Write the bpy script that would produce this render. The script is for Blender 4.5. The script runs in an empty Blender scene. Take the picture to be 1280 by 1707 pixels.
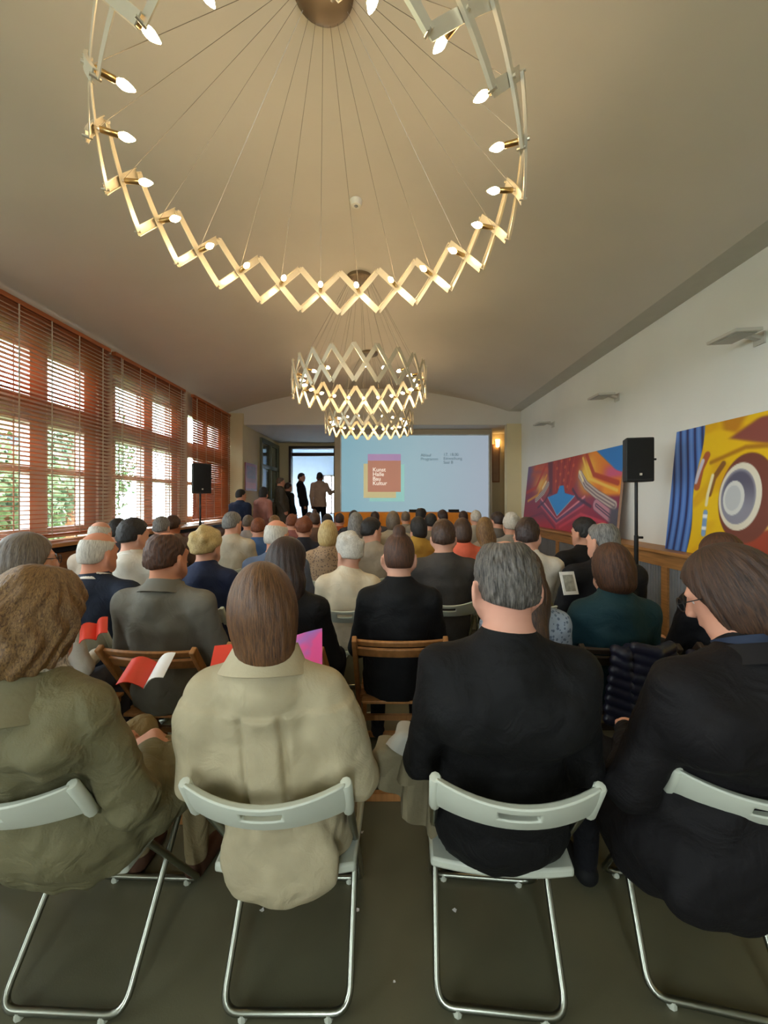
import bpy, bmesh, math, random
import numpy as np
from mathutils import Vector, Matrix, Euler

# ------------------------------------------------------------------ camera, world, exposure
SC = bpy.context.scene
F, CX, CY, H = 680.0, 646.0, 834.0, 1.45          # focal (px), vanishing point (px), eye height (m)
cam_d = bpy.data.cameras.new('camera')
cam = bpy.data.objects.new('camera', cam_d)
SC.collection.objects.link(cam)
SC.camera = cam
cam_d.sensor_fit = 'VERTICAL'
cam_d.sensor_height = 36.0
cam_d.lens = F / 1707.0 * 36.0
cam_d.shift_x = (640.0 - CX) / 1707.0
cam_d.shift_y = (CY - 853.5) / 1707.0
cam_d.clip_start = 0.05
cam.location = (0, 0, H)
cam.rotation_euler = (math.pi / 2, 0, 0)

WORLD_STRENGTH = 8.8
BULB_STRENGTH = 37.0
EXPOSURE = 1.4
w = bpy.data.worlds.new('world')
SC.world = w
w.use_nodes = True
bg = w.node_tree.nodes['Background']
bg.inputs[0].default_value = (0.92, 0.955, 1.0, 1)
bg.inputs[1].default_value = WORLD_STRENGTH
SC.view_settings.view_transform = 'Standard'
SC.view_settings.look = 'None'
SC.view_settings.exposure = EXPOSURE
SC.view_settings.gamma = 1.0
SC.view_settings.use_curve_mapping = False
try:
    SC.cycles.use_denoising = True
    SC.cycles.max_bounces = 8
    SC.cycles.diffuse_bounces = 5
    SC.cycles.glossy_bounces = 3
    SC.cycles.transparent_max_bounces = 12
    SC.cycles.sample_clamp_indirect = 4.0
    SC.cycles.caustics_reflective = False
    SC.cycles.caustics_refractive = False
except Exception:
    pass
C = SC.collection
R_ = math.radians
random.seed(7)
rng = np.random.default_rng(3)


def pxX(x, Y):
    return (x - CX) / F * Y


def pxZ(y, Y):
    return H + (CY - y) / F * Y


# ------------------------------------------------------------------ materials
def lin(c):
    if isinstance(c, str):
        c = tuple(int(c[i:i + 2], 16) / 255 for i in (0, 2, 4))
    return tuple((v / 12.92 if v <= 0.04045 else ((v + 0.055) / 1.055) ** 2.4) for v in c[:3]) + (1.0,)


MATS = {}


def newmat(name):
    m = bpy.data.materials.new(name)
    m.use_nodes = True
    nt = m.node_tree
    return m, nt, nt.nodes['Principled BSDF']


def mat(name, col, rough=0.6, metal=0.0, var=0.12, nscale=6.0, bump=0.0, bscale=60.0, stretch=(1, 1, 1), spec=0.4, sheen=0.0):
    if name in MATS:
        return MATS[name]
    m, nt, b = newmat(name)
    c = lin(col)
    N, L = nt.nodes, nt.links
    tc = N.new('ShaderNodeTexCoord')
    mp = N.new('ShaderNodeMapping')
    mp.inputs['Scale'].default_value = stretch
    L.new(tc.outputs['Object'], mp.inputs[0])
    nz = N.new('ShaderNodeTexNoise')
    nz.inputs['Scale'].default_value = nscale
    nz.inputs['Detail'].default_value = 4
    L.new(mp.outputs[0], nz.inputs['Vector'])
    rp = N.new('ShaderNodeValToRGB')
    rp.color_ramp.elements[0].position = 0.3
    rp.color_ramp.elements[1].position = 0.7
    rp.color_ramp.elements[0].color = tuple(v * (1 - var) for v in c[:3]) + (1,)
    rp.color_ramp.elements[1].color = tuple(min(1, v * (1 + var)) for v in c[:3]) + (1,)
    L.new(nz.outputs[0], rp.inputs[0])
    L.new(rp.outputs[0], b.inputs['Base Color'])
    b.inputs['Roughness'].default_value = rough
    b.inputs['Metallic'].default_value = metal
    b.inputs['Specular IOR Level'].default_value = spec
    if sheen:
        b.inputs['Sheen Weight'].default_value = sheen
    if bump:
        n2 = N.new('ShaderNodeTexNoise')
        n2.inputs['Scale'].default_value = bscale
        n2.inputs['Detail'].default_value = 3
        L.new(mp.outputs[0], n2.inputs['Vector'])
        bp = N.new('ShaderNodeBump')
        bp.inputs['Strength'].default_value = bump
        bp.inputs['Distance'].default_value = 0.01
        L.new(n2.outputs[0], bp.inputs['Height'])
        L.new(bp.outputs[0], b.inputs['Normal'])
    MATS[name] = m
    return m


def emat(name, col, strength):
    if name in MATS:
        return MATS[name]
    m, nt, b = newmat(name)
    b.inputs['Base Color'].default_value = lin(col)
    b.inputs['Emission Color'].default_value = lin(col)
    b.inputs['Emission Strength'].default_value = strength
    MATS[name] = m
    return m


def glassmat(name, tint=(0.9, 0.95, 0.95), refl=0.06):
    if name in MATS:
        return MATS[name]
    m, nt, b = newmat(name)
    N, L = nt.nodes, nt.links
    out = N['Material Output']
    N.remove(b)
    t = N.new('ShaderNodeBsdfTransparent')
    t.inputs[0].default_value = (*tint, 1)
    g = N.new('ShaderNodeBsdfGlossy')
    g.inputs['Roughness'].default_value = 0.03
    mx = N.new('ShaderNodeMixShader')
    mx.inputs[0].default_value = refl
    L.new(t.outputs[0], mx.inputs[1])
    L.new(g.outputs[0], mx.inputs[2])
    L.new(mx.outputs[0], out.inputs[0])
    MATS[name] = m
    return m


def hairmat(name, cdark, clight, rough=0.45, wav=0.0):
    if name in MATS:
        return MATS[name]
    m, nt, b = newmat(name)
    N, L = nt.nodes, nt.links
    tc = N.new('ShaderNodeTexCoord')
    sp = N.new('ShaderNodeSeparateXYZ')
    at = N.new('ShaderNodeAttribute')       # position in the head's own frame
    at.attribute_name = 'hp'
    L.new(at.outputs['Vector'], sp.inputs[0])
    cb = N.new('ShaderNodeCombineXYZ')
    L.new(sp.outputs[0], cb.inputs[0])
    L.new(sp.outputs[1], cb.inputs[1])
    nrm = N.new('ShaderNodeVectorMath')
    nrm.operation = 'NORMALIZE'
    L.new(cb.outputs[0], nrm.inputs[0])
    s2 = N.new('ShaderNodeSeparateXYZ')
    L.new(nrm.outputs[0], s2.inputs[0])
    mz = N.new('ShaderNodeMath')
    mz.operation = 'MULTIPLY'
    mz.inputs[1].default_value = 1.2 + wav * 2.5
    L.new(sp.outputs[2], mz.inputs[0])
    c2 = N.new('ShaderNodeCombineXYZ')
    L.new(s2.outputs[0], c2.inputs[0])
    L.new(s2.outputs[1], c2.inputs[1])
    L.new(mz.outputs[0], c2.inputs[2])
    fine = N.new('ShaderNodeTexNoise')
    fine.inputs['Scale'].default_value = 22
    fine.inputs['Detail'].default_value = 5
    fine.inputs['Roughness'].default_value = 0.7
    fine.inputs['Distortion'].default_value = 0.3 + wav * 1.5
    L.new(c2.outputs[0], fine.inputs['Vector'])
    rp = N.new('ShaderNodeValToRGB')
    rp.color_ramp.elements[0].position = 0.36
    rp.color_ramp.elements[1].position = 0.68
    rp.color_ramp.elements[0].color = lin(cdark)
    rp.color_ramp.elements[1].color = lin(clight)
    L.new(fine.outputs[0], rp.inputs[0])
    L.new(rp.outputs[0], b.inputs['Base Color'])
    b.inputs['Roughness'].default_value = rough
    b.inputs['Specular IOR Level'].default_value = 0.45
    bp = N.new('ShaderNodeBump')
    bp.inputs['Strength'].default_value = 0.7
    bp.inputs['Distance'].default_value = 0.006
    L.new(fine.outputs[0], bp.inputs['Height'])
    L.new(bp.outputs[0], b.inputs['Normal'])
    MATS[name] = m
    return m


_pm = [0]


def bodymat(skin, top, bottom, shoe, pattern=None, wrinkle=0.35):
    """one material for a person: skin / top / trousers / shoes split by vertex attributes"""
    _pm[0] += 1
    m, nt, b = newmat('figure_%02d' % _pm[0])
    N, L = nt.nodes, nt.links
    tc = N.new('ShaderNodeTexCoord')

    def mask(attr):
        a = N.new('ShaderNodeAttribute')
        a.attribute_name = attr
        g = N.new('ShaderNodeMath')
        g.operation = 'GREATER_THAN'
        g.inputs[1].default_value = 0.0
        L.new(a.outputs['Fac'], g.inputs[0])
        return g.outputs[0]

    def mix(f, a, bcol):
        x = N.new('ShaderNodeMix')
        x.data_type = 'RGBA'
        L.new(f, x.inputs[0])
        if isinstance(a, tuple):
            x.inputs[6].default_value = a
        else:
            L.new(a, x.inputs[6])
        if isinstance(bcol, tuple):
            x.inputs[7].default_value = bcol
        else:
            L.new(bcol, x.inputs[7])
        return x.outputs[2]
    nz = N.new('ShaderNodeTexNoise')
    nz.inputs['Scale'].default_value = 9
    nz.inputs['Detail'].default_value = 4
    L.new(tc.outputs['Object'], nz.inputs['Vector'])
    tl = lin(top)
    rp = N.new('ShaderNodeValToRGB')
    rp.color_ramp.elements[0].position = 0.3
    rp.color_ramp.elements[1].position = 0.7
    rp.color_ramp.elements[0].color = tuple(v * 0.88 for v in tl[:3]) + (1,)
    rp.color_ramp.elements[1].color = tuple(min(1, v * 1.1) for v in tl[:3]) + (1,)
    L.new(nz.outputs[0], rp.inputs[0])
    topc = rp.outputs[0]
    if pattern:
        v = N.new('ShaderNodeTexVoronoi')
        v.inputs['Scale'].default_value = 55
        L.new(tc.outputs['Object'], v.inputs['Vector'])
        g = N.new('ShaderNodeMath')
        g.operation = 'LESS_THAN'
        g.inputs[1].default_value = 0.35
        L.new(v.outputs['Distance'], g.inputs[0])
        topc = mix(g.outputs[0], topc, lin(pattern))
    mt, mb_, ms = mask('m_top'), mask('m_bot'), mask('m_shoe')
    sk = lin(skin)
    n3 = N.new('ShaderNodeTexNoise')
    n3.inputs['Scale'].default_value = 16
    L.new(tc.outputs['Object'], n3.inputs['Vector'])
    r3 = N.new('ShaderNodeValToRGB')
    r3.color_ramp.elements[0].color = tuple(v * k for v, k in zip(sk[:3], (0.95, 0.8, 0.75))) + (1,)
    r3.color_ramp.elements[1].color = tuple(min(1, v * 1.08) for v in sk[:3]) + (1,)
    L.new(n3.outputs[0], r3.inputs[0])
    c = mix(mt, r3.outputs[0], topc)
    c = mix(mb_, c, lin(bottom))
    c = mix(ms, c, lin(shoe))
    L.new(c, b.inputs['Base Color'])
    b.inputs['Roughness'].default_value = 0.75
    b.inputs['Specular IOR Level'].default_value = 0.25
    wn = N.new('ShaderNodeTexNoise')
    wn.inputs['Scale'].default_value = 11
    wn.inputs['Detail'].default_value = 3
    wn.inputs['Distortion'].default_value = 1.2
    L.new(tc.outputs['Object'], wn.inputs['Vector'])
    fn = N.new('ShaderNodeTexNoise')
    fn.inputs['Scale'].default_value = 260
    L.new(tc.outputs['Object'], fn.inputs['Vector'])
    ad = N.new('ShaderNodeMath')
    ad.operation = 'MULTIPLY_ADD'
    ad.inputs[1].default_value = 0.06
    L.new(fn.outputs[0], ad.inputs[0])
    L.new(wn.outputs[0], ad.inputs[2])
    mul = N.new('ShaderNodeMath')
    mul.operation = 'MULTIPLY'
    L.new(ad.outputs[0], mul.inputs[0])
    mx = N.new('ShaderNodeMath')
    mx.operation = 'MAXIMUM'
    L.new(mt, mx.inputs[0])
    L.new(mb_, mx.inputs[1])
    L.new(mx.outputs[0], mul.inputs[1])
    bp = N.new('ShaderNodeBump')
    bp.inputs['Strength'].default_value = wrinkle
    bp.inputs['Distance'].default_value = 0.03
    L.new(mul.outputs[0], bp.inputs['Height'])
    L.new(bp.outputs[0], b.inputs['Normal'])
    return m


# ------------------------------------------------------------------ mesh helpers
class MB:
    def __init__(s):
        s.v, s.f = [], []

    def add(s, vs, fs):
        o = len(s.v)
        s.v += [tuple(p) for p in vs]
        s.f += [tuple(i + o for i in f) for f in fs]
        return s

    def box(s, c, size, rot=None):
        x, y, z = (d / 2 for d in size)
        vs = [Vector((sx * x, sy * y, sz * z)) for sx in (-1, 1) for sy in (-1, 1) for sz in (-1, 1)]
        if rot is not None:
            M = rot if isinstance(rot, Matrix) else Euler(rot).to_matrix()
            vs = [M @ p for p in vs]
        c = Vector(c)
        return s.add([p + c for p in vs], [(0, 1, 3, 2), (4, 6, 7, 5), (0, 4, 5, 1), (2, 3, 7, 6), (0, 2, 6, 4), (1, 5, 7, 3)])

    def span(s, a, b):
        return s.box([(p + q) / 2 for p, q in zip(a, b)], [abs(q - p) for p, q in zip(a, b)])

    def bar(s, a, b, wx, wz, up=(0, 0, 1)):
        """square bar from a to b"""
        a, b = Vector(a), Vector(b)
        d = (b - a)
        L = d.length
        d.normalize()
        u = Vector(up)
        x = d.cross(u)
        if x.length < 1e-4:
            x = d.cross(Vector((1, 0, 0)))
        x.normalize()
        z = x.cross(d)
        M = Matrix((x, d, z)).transposed()
        return s.box((a + b) / 2, (wx, L, wz), M)

    def tube(s, pts, r, n=8, closed=False, caps=True):
        pts = [Vector(p) for p in pts]
        m = len(pts)
        rs = r if isinstance(r, (list, tuple)) else [r] * m
        rings = []
        prev = None
        for i in range(m):
            if closed:
                t = pts[(i + 1) % m] - pts[i - 1]
            else:
                t = pts[min(i + 1, m - 1)] - pts[max(i - 1, 0)]
            t.normalize()
            ref = prev if prev is not None else (Vector((0, 0, 1)) if abs(t.z) < 0.9 else Vector((1, 0, 0)))
            x = ref - t * ref.dot(t)
            if x.length < 1e-5:
                x = t.orthogonal()
            x.normalize()
            y = t.cross(x)
            prev = x
            rings.append([pts[i] + (x * math.cos(2 * math.pi * k / n) + y * math.sin(2 * math.pi * k / n)) * rs[i] for k in range(n)])
        vs = [p for rg in rings for p in rg]
        fs = []
        for i in range(m if closed else m - 1):
            j = (i + 1) % m
            for k in range(n):
                l = (k + 1) % n
                fs.append((i * n + k, i * n + l, j * n + l, j * n + k))
        if caps and not closed:
            fs.append(tuple(range(n))[::-1])
            fs.append(tuple((m - 1) * n + k for k in range(n)))
        return s.add(vs, fs)

    def lathe(s, prof, n=16, M=None):
        """profile of (r, z); closed at r = 0 ends"""
        vs = []
        for r, z in prof:
            for k in range(n):
                a = 2 * math.pi * k / n
                vs.append(Vector((r * math.cos(a), r * math.sin(a), z)))
        fs = []
        for i in range(len(prof) - 1):
            for k in range(n):
                l = (k + 1) % n
                fs.append((i * n + k, i * n + l, (i + 1) * n + l, (i + 1) * n + k))
        fs.append(tuple(range(n))[::-1])
        fs.append(tuple((len(prof) - 1) * n + k for k in range(n)))
        if M is not None:
            vs = [M @ p for p in vs]
        return s.add(vs, fs)

    def sheet(s, rows, thick=None):
        """grid of points (rows of equal length); with a thickness it becomes a solid"""
        R, K = len(rows), len(rows[0])
        g = [Vector(p) for r in rows for p in r]
        fs = [(i * K + k, i * K + k + 1, (i + 1) * K + k + 1, (i + 1) * K + k) for i in range(R - 1) for k in range(K - 1)]
        if thick is None:
            return s.add(g, fs)
        nr = [Vector((0, 0, 0)) for _ in g]
        for f in fs:
            n = (g[f[2]] - g[f[0]]).cross(g[f[3]] - g[f[1]])
            for i in f:
                nr[i] += n
        h = [p - (n.normalized() * thick if n.length > 0 else Vector()) for p, n in zip(g, nr)]
        o = len(g)
        allf = list(fs) + [tuple(i + o for i in f[::-1]) for f in fs]
        edge = [k for k in range(K)] + [i * K + K - 1 for i in range(1, R)] + [(R - 1) * K + k for k in range(K - 2, -1, -1)] + [i * K for i in range(R - 2, 0, -1)]
        for a, b in zip(edge, edge[1:] + edge[:1]):
            allf.append((b, a, a + o, b + o))
        return s.add(g + h, allf)

    def mesh(s, name, m, smooth=False):
        me = bpy.data.meshes.new(name)
        me.from_pydata(s.v, [], s.f)
        me.validate()
        bm = bmesh.new()
        bm.from_mesh(me)
        bmesh.ops.recalc_face_normals(bm, faces=bm.faces)
        bm.to_mesh(me)
        bm.free()
        if m is not None:
            me.materials.append(m)
        if smooth:
            me.polygons.foreach_set('use_smooth', [True] * len(me.polygons))
            me.set_sharp_from_angle(angle=R_(40))
        return me

    def build(s, name, m, parent=None, smooth=False, loc=None, rot=None):
        o = bpy.data.objects.new(name, s.mesh(name, m, smooth))
        C.objects.link(o)
        if parent is not None:
            o.parent = parent
        if loc is not None:
            o.location = loc
        if rot is not None:
            o.rotation_euler = rot
        return o


def bevel(o, wdt=0.004, seg=2):
    b = o.modifiers.new('bevel', 'BEVEL')
    b.width = wdt
    b.segments = seg
    b.limit_method = 'ANGLE'
    return o


def inst(name, me, parent, loc=(0, 0, 0), rot=(0, 0, 0), scale=None):
    o = bpy.data.objects.new(name, me)
    C.objects.link(o)
    o.parent = parent
    o.location = loc
    o.rotation_euler = rot
    if scale:
        o.scale = scale
    return o


def tag(o, label=None, cat=None, group=None, kind=None):
    if label:
        o['label'] = label
    if cat:
        o['category'] = cat
    if group:
        o['group'] = group
    if kind:
        o['kind'] = kind
    return o


def thing(name, loc, label, cat, group=None, rz=0, kind=None):
    o = bpy.data.objects.new(name, None)
    C.objects.link(o)
    o.location = loc
    o.rotation_euler = (0, 0, rz)
    o.empty_display_size = 0.1
    return tag(o, label, cat, group, kind)


def struct(name, mb, m, label=None, smooth=False):
    o = mb.build(name, m, None, smooth)
    o['kind'] = 'structure'
    if label:
        o['label'] = label
    return o


def copy_tree(o, parent=None):
    c = o.copy()
    C.objects.link(c)
    c.parent = parent
    for ch in o.children:
        copy_tree(ch, c)
    return c


def text_mesh(name, body, size, m, parent, loc, rot, bold=0.0, spacing=1.0):
    cu = bpy.data.curves.new(name, 'FONT')
    cu.body = body
    cu.size = size
    cu.offset = bold
    cu.space_line = spacing
    cu.extrude = 0.0005
    tmp = bpy.data.objects.new(name, cu)
    C.objects.link(tmp)
    dg = bpy.context.evaluated_depsgraph_get()
    me = bpy.data.meshes.new_from_object(tmp.evaluated_get(dg))
    bpy.data.objects.remove(tmp)
    me.materials.clear()
    me.materials.append(m)
    o = bpy.data.objects.new(name, me)
    C.objects.link(o)
    o.parent = parent
    o.location = loc
    o.rotation_euler = rot
    return o


# ------------------------------------------------------------------ implicit surfaces (bodies, hair, cloth)
class Field:
    """smooth union of simple primitives, meshed with surface nets"""

    def __init__(s):
        s.p = []

    def cone(s, a, b, ra, rb, tag='top', k=0.03, sc=(1, 1, 1), sub=False):
        s.p.append(('c', np.array(a, float), np.array(b, float), ra, rb, tag, k, np.array(sc, float), sub))

    def ell(s, c, r, tag='top', k=0.03, M=None, sub=False):
        s.p.append(('e', np.array(c, float), np.array(r, float), None if M is None else np.array(M, float), 0, tag, k, None, sub))

    def torso(s, B, T, ss, aa, bb, tag='top', k=0.03, off=None):
        s.p.append(('t', np.array(B, float), np.array(T, float), (np.array(ss), np.array(aa), np.array(bb)), off, tag, k, None, False))

    @staticmethod
    def bounds(q):
        if q[0] == 'c':
            r = max(q[3], q[4]) / min(q[7])
            return np.minimum(q[1], q[2]) - r, np.maximum(q[1], q[2]) + r
        if q[0] == 'e':
            if q[3] is None:
                return q[1] - q[2], q[1] + q[2]
            r = np.sqrt(((q[3] * q[2][None, :]) ** 2).sum(1))
            return q[1] - r, q[1] + r
        r = max(q[3][1].max(), q[3][2].max())
        return np.minimum(q[1], q[2]) - r, np.maximum(q[1], q[2]) + r

    @staticmethod
    def dist(q, P):
        if q[0] == 'c':
            a, b, sc = q[1] * q[7], q[2] * q[7], q[7]
            ab = b - a
            pa = P * sc - a
            t = np.clip(pa @ ab / max(ab @ ab, 1e-9), 0, 1)
            d = pa - t[..., None] * ab
            return (np.sqrt((d * d).sum(-1)) - (q[3] + t * (q[4] - q[3]))) / max(sc)
        if q[0] == 'e':
            d = P - q[1]
            if q[3] is not None:
                d = d @ q[3]
            n = d / q[2]
            k0 = np.sqrt((n * n).sum(-1))
            m = n / q[2]
            k1 = np.sqrt((m * m).sum(-1))
            return k0 * (k0 - 1) / np.maximum(k1, 1e-6)
        B, T = q[1], q[2]
        ax = T - B
        L = np.linalg.norm(ax)
        ax = ax / L
        x = np.array([1.0, 0, 0])
        x = x - ax * (x @ ax)
        x /= np.linalg.norm(x)
        y = np.cross(ax, x)
        d = P - B
        s = d @ ax
        u, v = d @ x, d @ y
        sn = np.clip(s / L, 0, 1)
        a = np.interp(sn, q[3][0], q[3][1])
        b = np.interp(sn, q[3][0], q[3][2])
        if q[4] is not None:
            v = v - np.interp(sn, q[3][0], q[4])
        r = np.sqrt((u / a) ** 2 + (v / b) ** 2)
        e = (r - 1) * np.minimum(a, b)
        out = np.maximum(np.abs(s - L / 2) - L / 2, 0)
        return np.where(out > 0, np.sqrt(np.maximum(e, 0) ** 2 + out ** 2), e)

    def mesh(s, name, h, post=None, zmin=None, hp=None, masks=True):
        lo = np.min([s.bounds(q)[0] for q in s.p if not q[8]], 0) - 2.5 * h
        hi = np.max([s.bounds(q)[1] for q in s.p if not q[8]], 0) + 2.5 * h
        if zmin is not None:
            lo[2] = max(lo[2], zmin - 2 * h)
        n = np.ceil((hi - lo) / h).astype(int) + 1
        V = np.full(n, 9.0, np.float32)
        ax = [lo[i] + h * np.arange(n[i]) for i in range(3)]
        for q in s.p:
            a, b = s.bounds(q)
            k = q[6]
            i0 = np.clip(np.floor((a - k - 2 * h - lo) / h).astype(int), 0, n)
            i1 = np.clip(np.ceil((b + k + 2 * h - lo) / h).astype(int) + 1, 0, n)
            if (i1 <= i0).any():
                continue
            sl = tuple(slice(i0[i], i1[i]) for i in range(3))
            P = np.stack(np.meshgrid(*[ax[i][sl[i]] for i in range(3)], indexing='ij'), -1)
            d = s.dist(q, P)
            old = V[sl]
            if q[8]:
                d = -d
                hh = np.maximum(k - np.abs(old - d), 0) / k
                V[sl] = np.maximum(old, d) + hh * hh * k * 0.25
            else:
                hh = np.maximum(k - np.abs(old - d), 0) / k
                V[sl] = np.minimum(old, d) - hh * hh * k * 0.25
        if post is not None:
            P = np.stack(np.meshgrid(*ax, indexing='ij'), -1)
            V = post(V, P).astype(np.float32)
        if zmin is not None:
            V = np.maximum(V, (zmin - ax[2])[None, None, :]).astype(np.float32)
        for i in range(3):
            sl = [slice(None)] * 3
            sl[i] = 0
            V[tuple(sl)] = np.maximum(V[tuple(sl)], h)
            sl[i] = -1
            V[tuple(sl)] = np.maximum(V[tuple(sl)], h)
        S = V < 0
        nx, ny, nz = n
        cnt = np.zeros((nx - 1, ny - 1, nz - 1), np.int8)
        offs = [(i, j, k) for i in (0, 1) for j in (0, 1) for k in (0, 1)]
        for o in offs:
            cnt += S[o[0]:nx - 1 + o[0], o[1]:ny - 1 + o[1], o[2]:nz - 1 + o[2]]
        I = np.argwhere((cnt > 0) & (cnt < 8))
        idx = np.full(cnt.shape, -1, np.int32)
        idx[I[:, 0], I[:, 1], I[:, 2]] = np.arange(len(I))
        cv = {o: V[I[:, 0] + o[0], I[:, 1] + o[1], I[:, 2] + o[2]] for o in offs}
        acc = np.zeros((len(I), 3))
        c = np.zeros(len(I))
        for a in offs:
            for d in range(3):
                if a[d] == 0:
                    b = list(a)
                    b[d] = 1
                    b = tuple(b)
                    va, vb = cv[a], cv[b]
                    m = (va < 0) != (vb < 0)
                    t = np.where(m, va / np.where(m, va - vb, 1), 0)
                    p = np.array(a, float)[None, :].repeat(len(I), 0)
                    p[:, d] += t
                    acc += p * m[:, None]
                    c += m
        pts = lo + h * (I + acc / c[:, None])
        quads = []
        for d in range(3):
            e, g = (d + 1) % 3, (d + 2) % 3
            sa = [slice(None)] * 3
            sb = [slice(None)] * 3
            sa[d] = slice(0, -1)
            sb[d] = slice(1, None)
            A, B = S[tuple(sa)], S[tuple(sb)]
            ch = np.argwhere(A != B)
            ok = (ch[:, e] > 0) & (ch[:, g] > 0) & (ch[:, e] < n[e] - 1) & (ch[:, g] < n[g] - 1)
            ch = ch[ok]
            ins = A[ch[:, 0], ch[:, 1], ch[:, 2]]
            q = []
            for de, dg in ((-1, -1), (0, -1), (0, 0), (-1, 0)):
                t = ch.copy()
                t[:, e] += de
                t[:, g] += dg
                q.append(idx[t[:, 0], t[:, 1], t[:, 2]])
            q = np.stack(q, 1)
            q[~ins] = q[~ins][:, ::-1]
            quads.append(q)
        Q = np.concatenate(quads)
        Q = Q[(Q >= 0).all(1)]
        me = bpy.data.meshes.new(name)
        me.vertices.add(len(pts))
        me.vertices.foreach_set('co', pts.astype(np.float32).ravel())
        me.loops.add(Q.size)
        me.loops.foreach_set('vertex_index', Q.astype(np.int32).ravel())
        me.polygons.add(len(Q))
        me.polygons.foreach_set('loop_start', np.arange(0, Q.size, 4, dtype=np.int32))
        me.update(calc_edges=True)
        me.polygons.foreach_set('use_smooth', np.ones(len(Q), bool))
        if masks:
            dm = {}
            for q in s.p:
                if q[8]:
                    continue
                dd = s.dist(q, pts)
                dm[q[5]] = np.minimum(dm[q[5]], dd) if q[5] in dm else dd
            for tg, an in (('top', 'm_top'), ('bot', 'm_bot'), ('shoe', 'm_shoe')):
                if tg in dm and len(dm) > 1:
                    oth = np.min([v for kk, v in dm.items() if kk != tg], 0)
                    val = oth - dm[tg]
                else:
                    val = np.full(len(pts), 1.0 if tg in dm else -1.0)
                at = me.attributes.new(an, 'FLOAT', 'POINT')
                at.data.foreach_set('value', val.astype(np.float32))
        if hp is not None:
            at = me.attributes.new('hp', 'FLOAT_VECTOR', 'POINT')
            at.data.foreach_set('vector', hp(pts).astype(np.float32).ravel())
        return me

# ------------------------------------------------------------------ the room
XL, XR = -3.6, 3.07
YF, YB = 9.4, -3.2
VX, VR, VTOP = -0.4, 10.0, 4.02
REC_Z = 3.19
STAGE = 0.42
M_plaster = mat('ceiling_plaster', 'd3cec3', 0.85, var=0.03, nscale=1.2)
M_white = mat('wall_white', 'e6e6e0', 0.8, var=0.04, nscale=1.0)
M_cream = mat('wall_cream', 'd8c9a0', 0.8, var=0.05, nscale=1.5)
M_soffit = mat('soffit_paint', 'c9c7bd', 0.8, var=0.03)
M_floor = mat('linoleum', '625f49', 0.42, var=0.16, nscale=2.2, bump=0.05, bscale=220, spec=0.5)
M_wood = mat('ledge_wood', 'b07d48', 0.45, var=0.22, nscale=5, stretch=(9, 0.7, 9), bump=0.08)
M_wood_dk = mat('brown_wood', '8a5a36', 0.5, var=0.25, nscale=5, stretch=(9, 0.7, 9), bump=0.08)
M_grille = mat('radiator_grille', '8d8f92', 0.5, metal=0.3, var=0.1)
M_frame = mat('window_paint', 'b9aaa2', 0.5, var=0.06)
M_slat = mat('blind_slat', 'a85f34', 0.5, var=0.2, nscale=4, stretch=(5, 0.6, 5))
M_tape = mat('blind_tape', 'cdbfae', 0.8, var=0.05)
M_metal = mat('aluminium', 'e2d8c0', 0.38, metal=0.55, var=0.04)
M_chrome = mat('chrome_tube', '9a9c8e', 0.28, metal=1.0, var=0.05)
M_black = mat('black_plastic', '17181a', 0.5, var=0.1)
M_glass = glassmat('window_glass')
M_steel = mat('wire_steel', '8c8579', 0.35, metal=0.6, var=0.05)

struct('floor', MB().span((-3.9, YB - 0.2, -0.12), (4.6, 16.4, 0)), M_floor, 'dark olive green linoleum floor')

# vaulted ceiling
def vz(x):
    return VTOP - (VR - math.sqrt(VR * VR - (x - VX) ** 2))


xs = np.linspace(-3.95, 2.78, 41)
rows = [[(x, y, vz(x)) for x in xs] for y in (YB - 0.2, 0, 3, 6, YF)]
ob = MB().sheet(rows, -0.16)
struct('ceiling', ob, M_plaster, 'grey white vaulted plaster ceiling', True)
struct('trim_1', MB().span((2.78, YB - 0.2, vz(2.78)), (XR + 0.3, YF, vz(2.78) + 0.3)), M_soffit, 'flat soffit strip along the top of the white wall')
# right wall with ledge and radiator cover
struct('wall_right', MB().span((XR, YB - 0.2, 0), (XR + 0.2, YF + 0.2, 3.6)), M_white, 'white wall with leaning paintings')
LED = 0.95
ledge = struct('trim_2', MB().span((2.72, -3.1, LED - 0.035), (XR, YF - 0.1, LED)), M_wood, 'wooden ledge over the radiators below the white wall')
bevel(ledge, 0.006)
cov = thing('trim_3', (0, 0, 0), 'wooden radiator cover with grey grille panels', None)
tag(cov, kind='structure')
tag(MB().span((2.78, -3.1, LED - 0.17), (2.81, YF - 0.1, LED - 0.035)).build('top_rail', M_wood, cov))
MB().span((2.78, -3.1, 0), (2.81, YF - 0.1, 0.12)).build('bottom_rail', M_wood, cov)
stile = MB().span((2.778, -0.045, 0.12), (2.81, 0.045, LED - 0.17)).mesh('stile', M_wood)
gr = MB().span((2.80, -0.62, 0.12), (2.815, 0.62, LED - 0.17))
for k in range(30):
    gr.span((2.795, -0.62 + k * 0.0425, 0.12), (2.802, -0.605 + k * 0.0425, LED - 0.17))
gm = gr.mesh('grille_panel', M_grille)
for k in range(9):
    y = -2.4 + 1.3 * k
    inst('grille_panel', gm, cov, (0, y + 0.65, 0))
    inst('stile', stile, cov, (0, y, 0))
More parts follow.
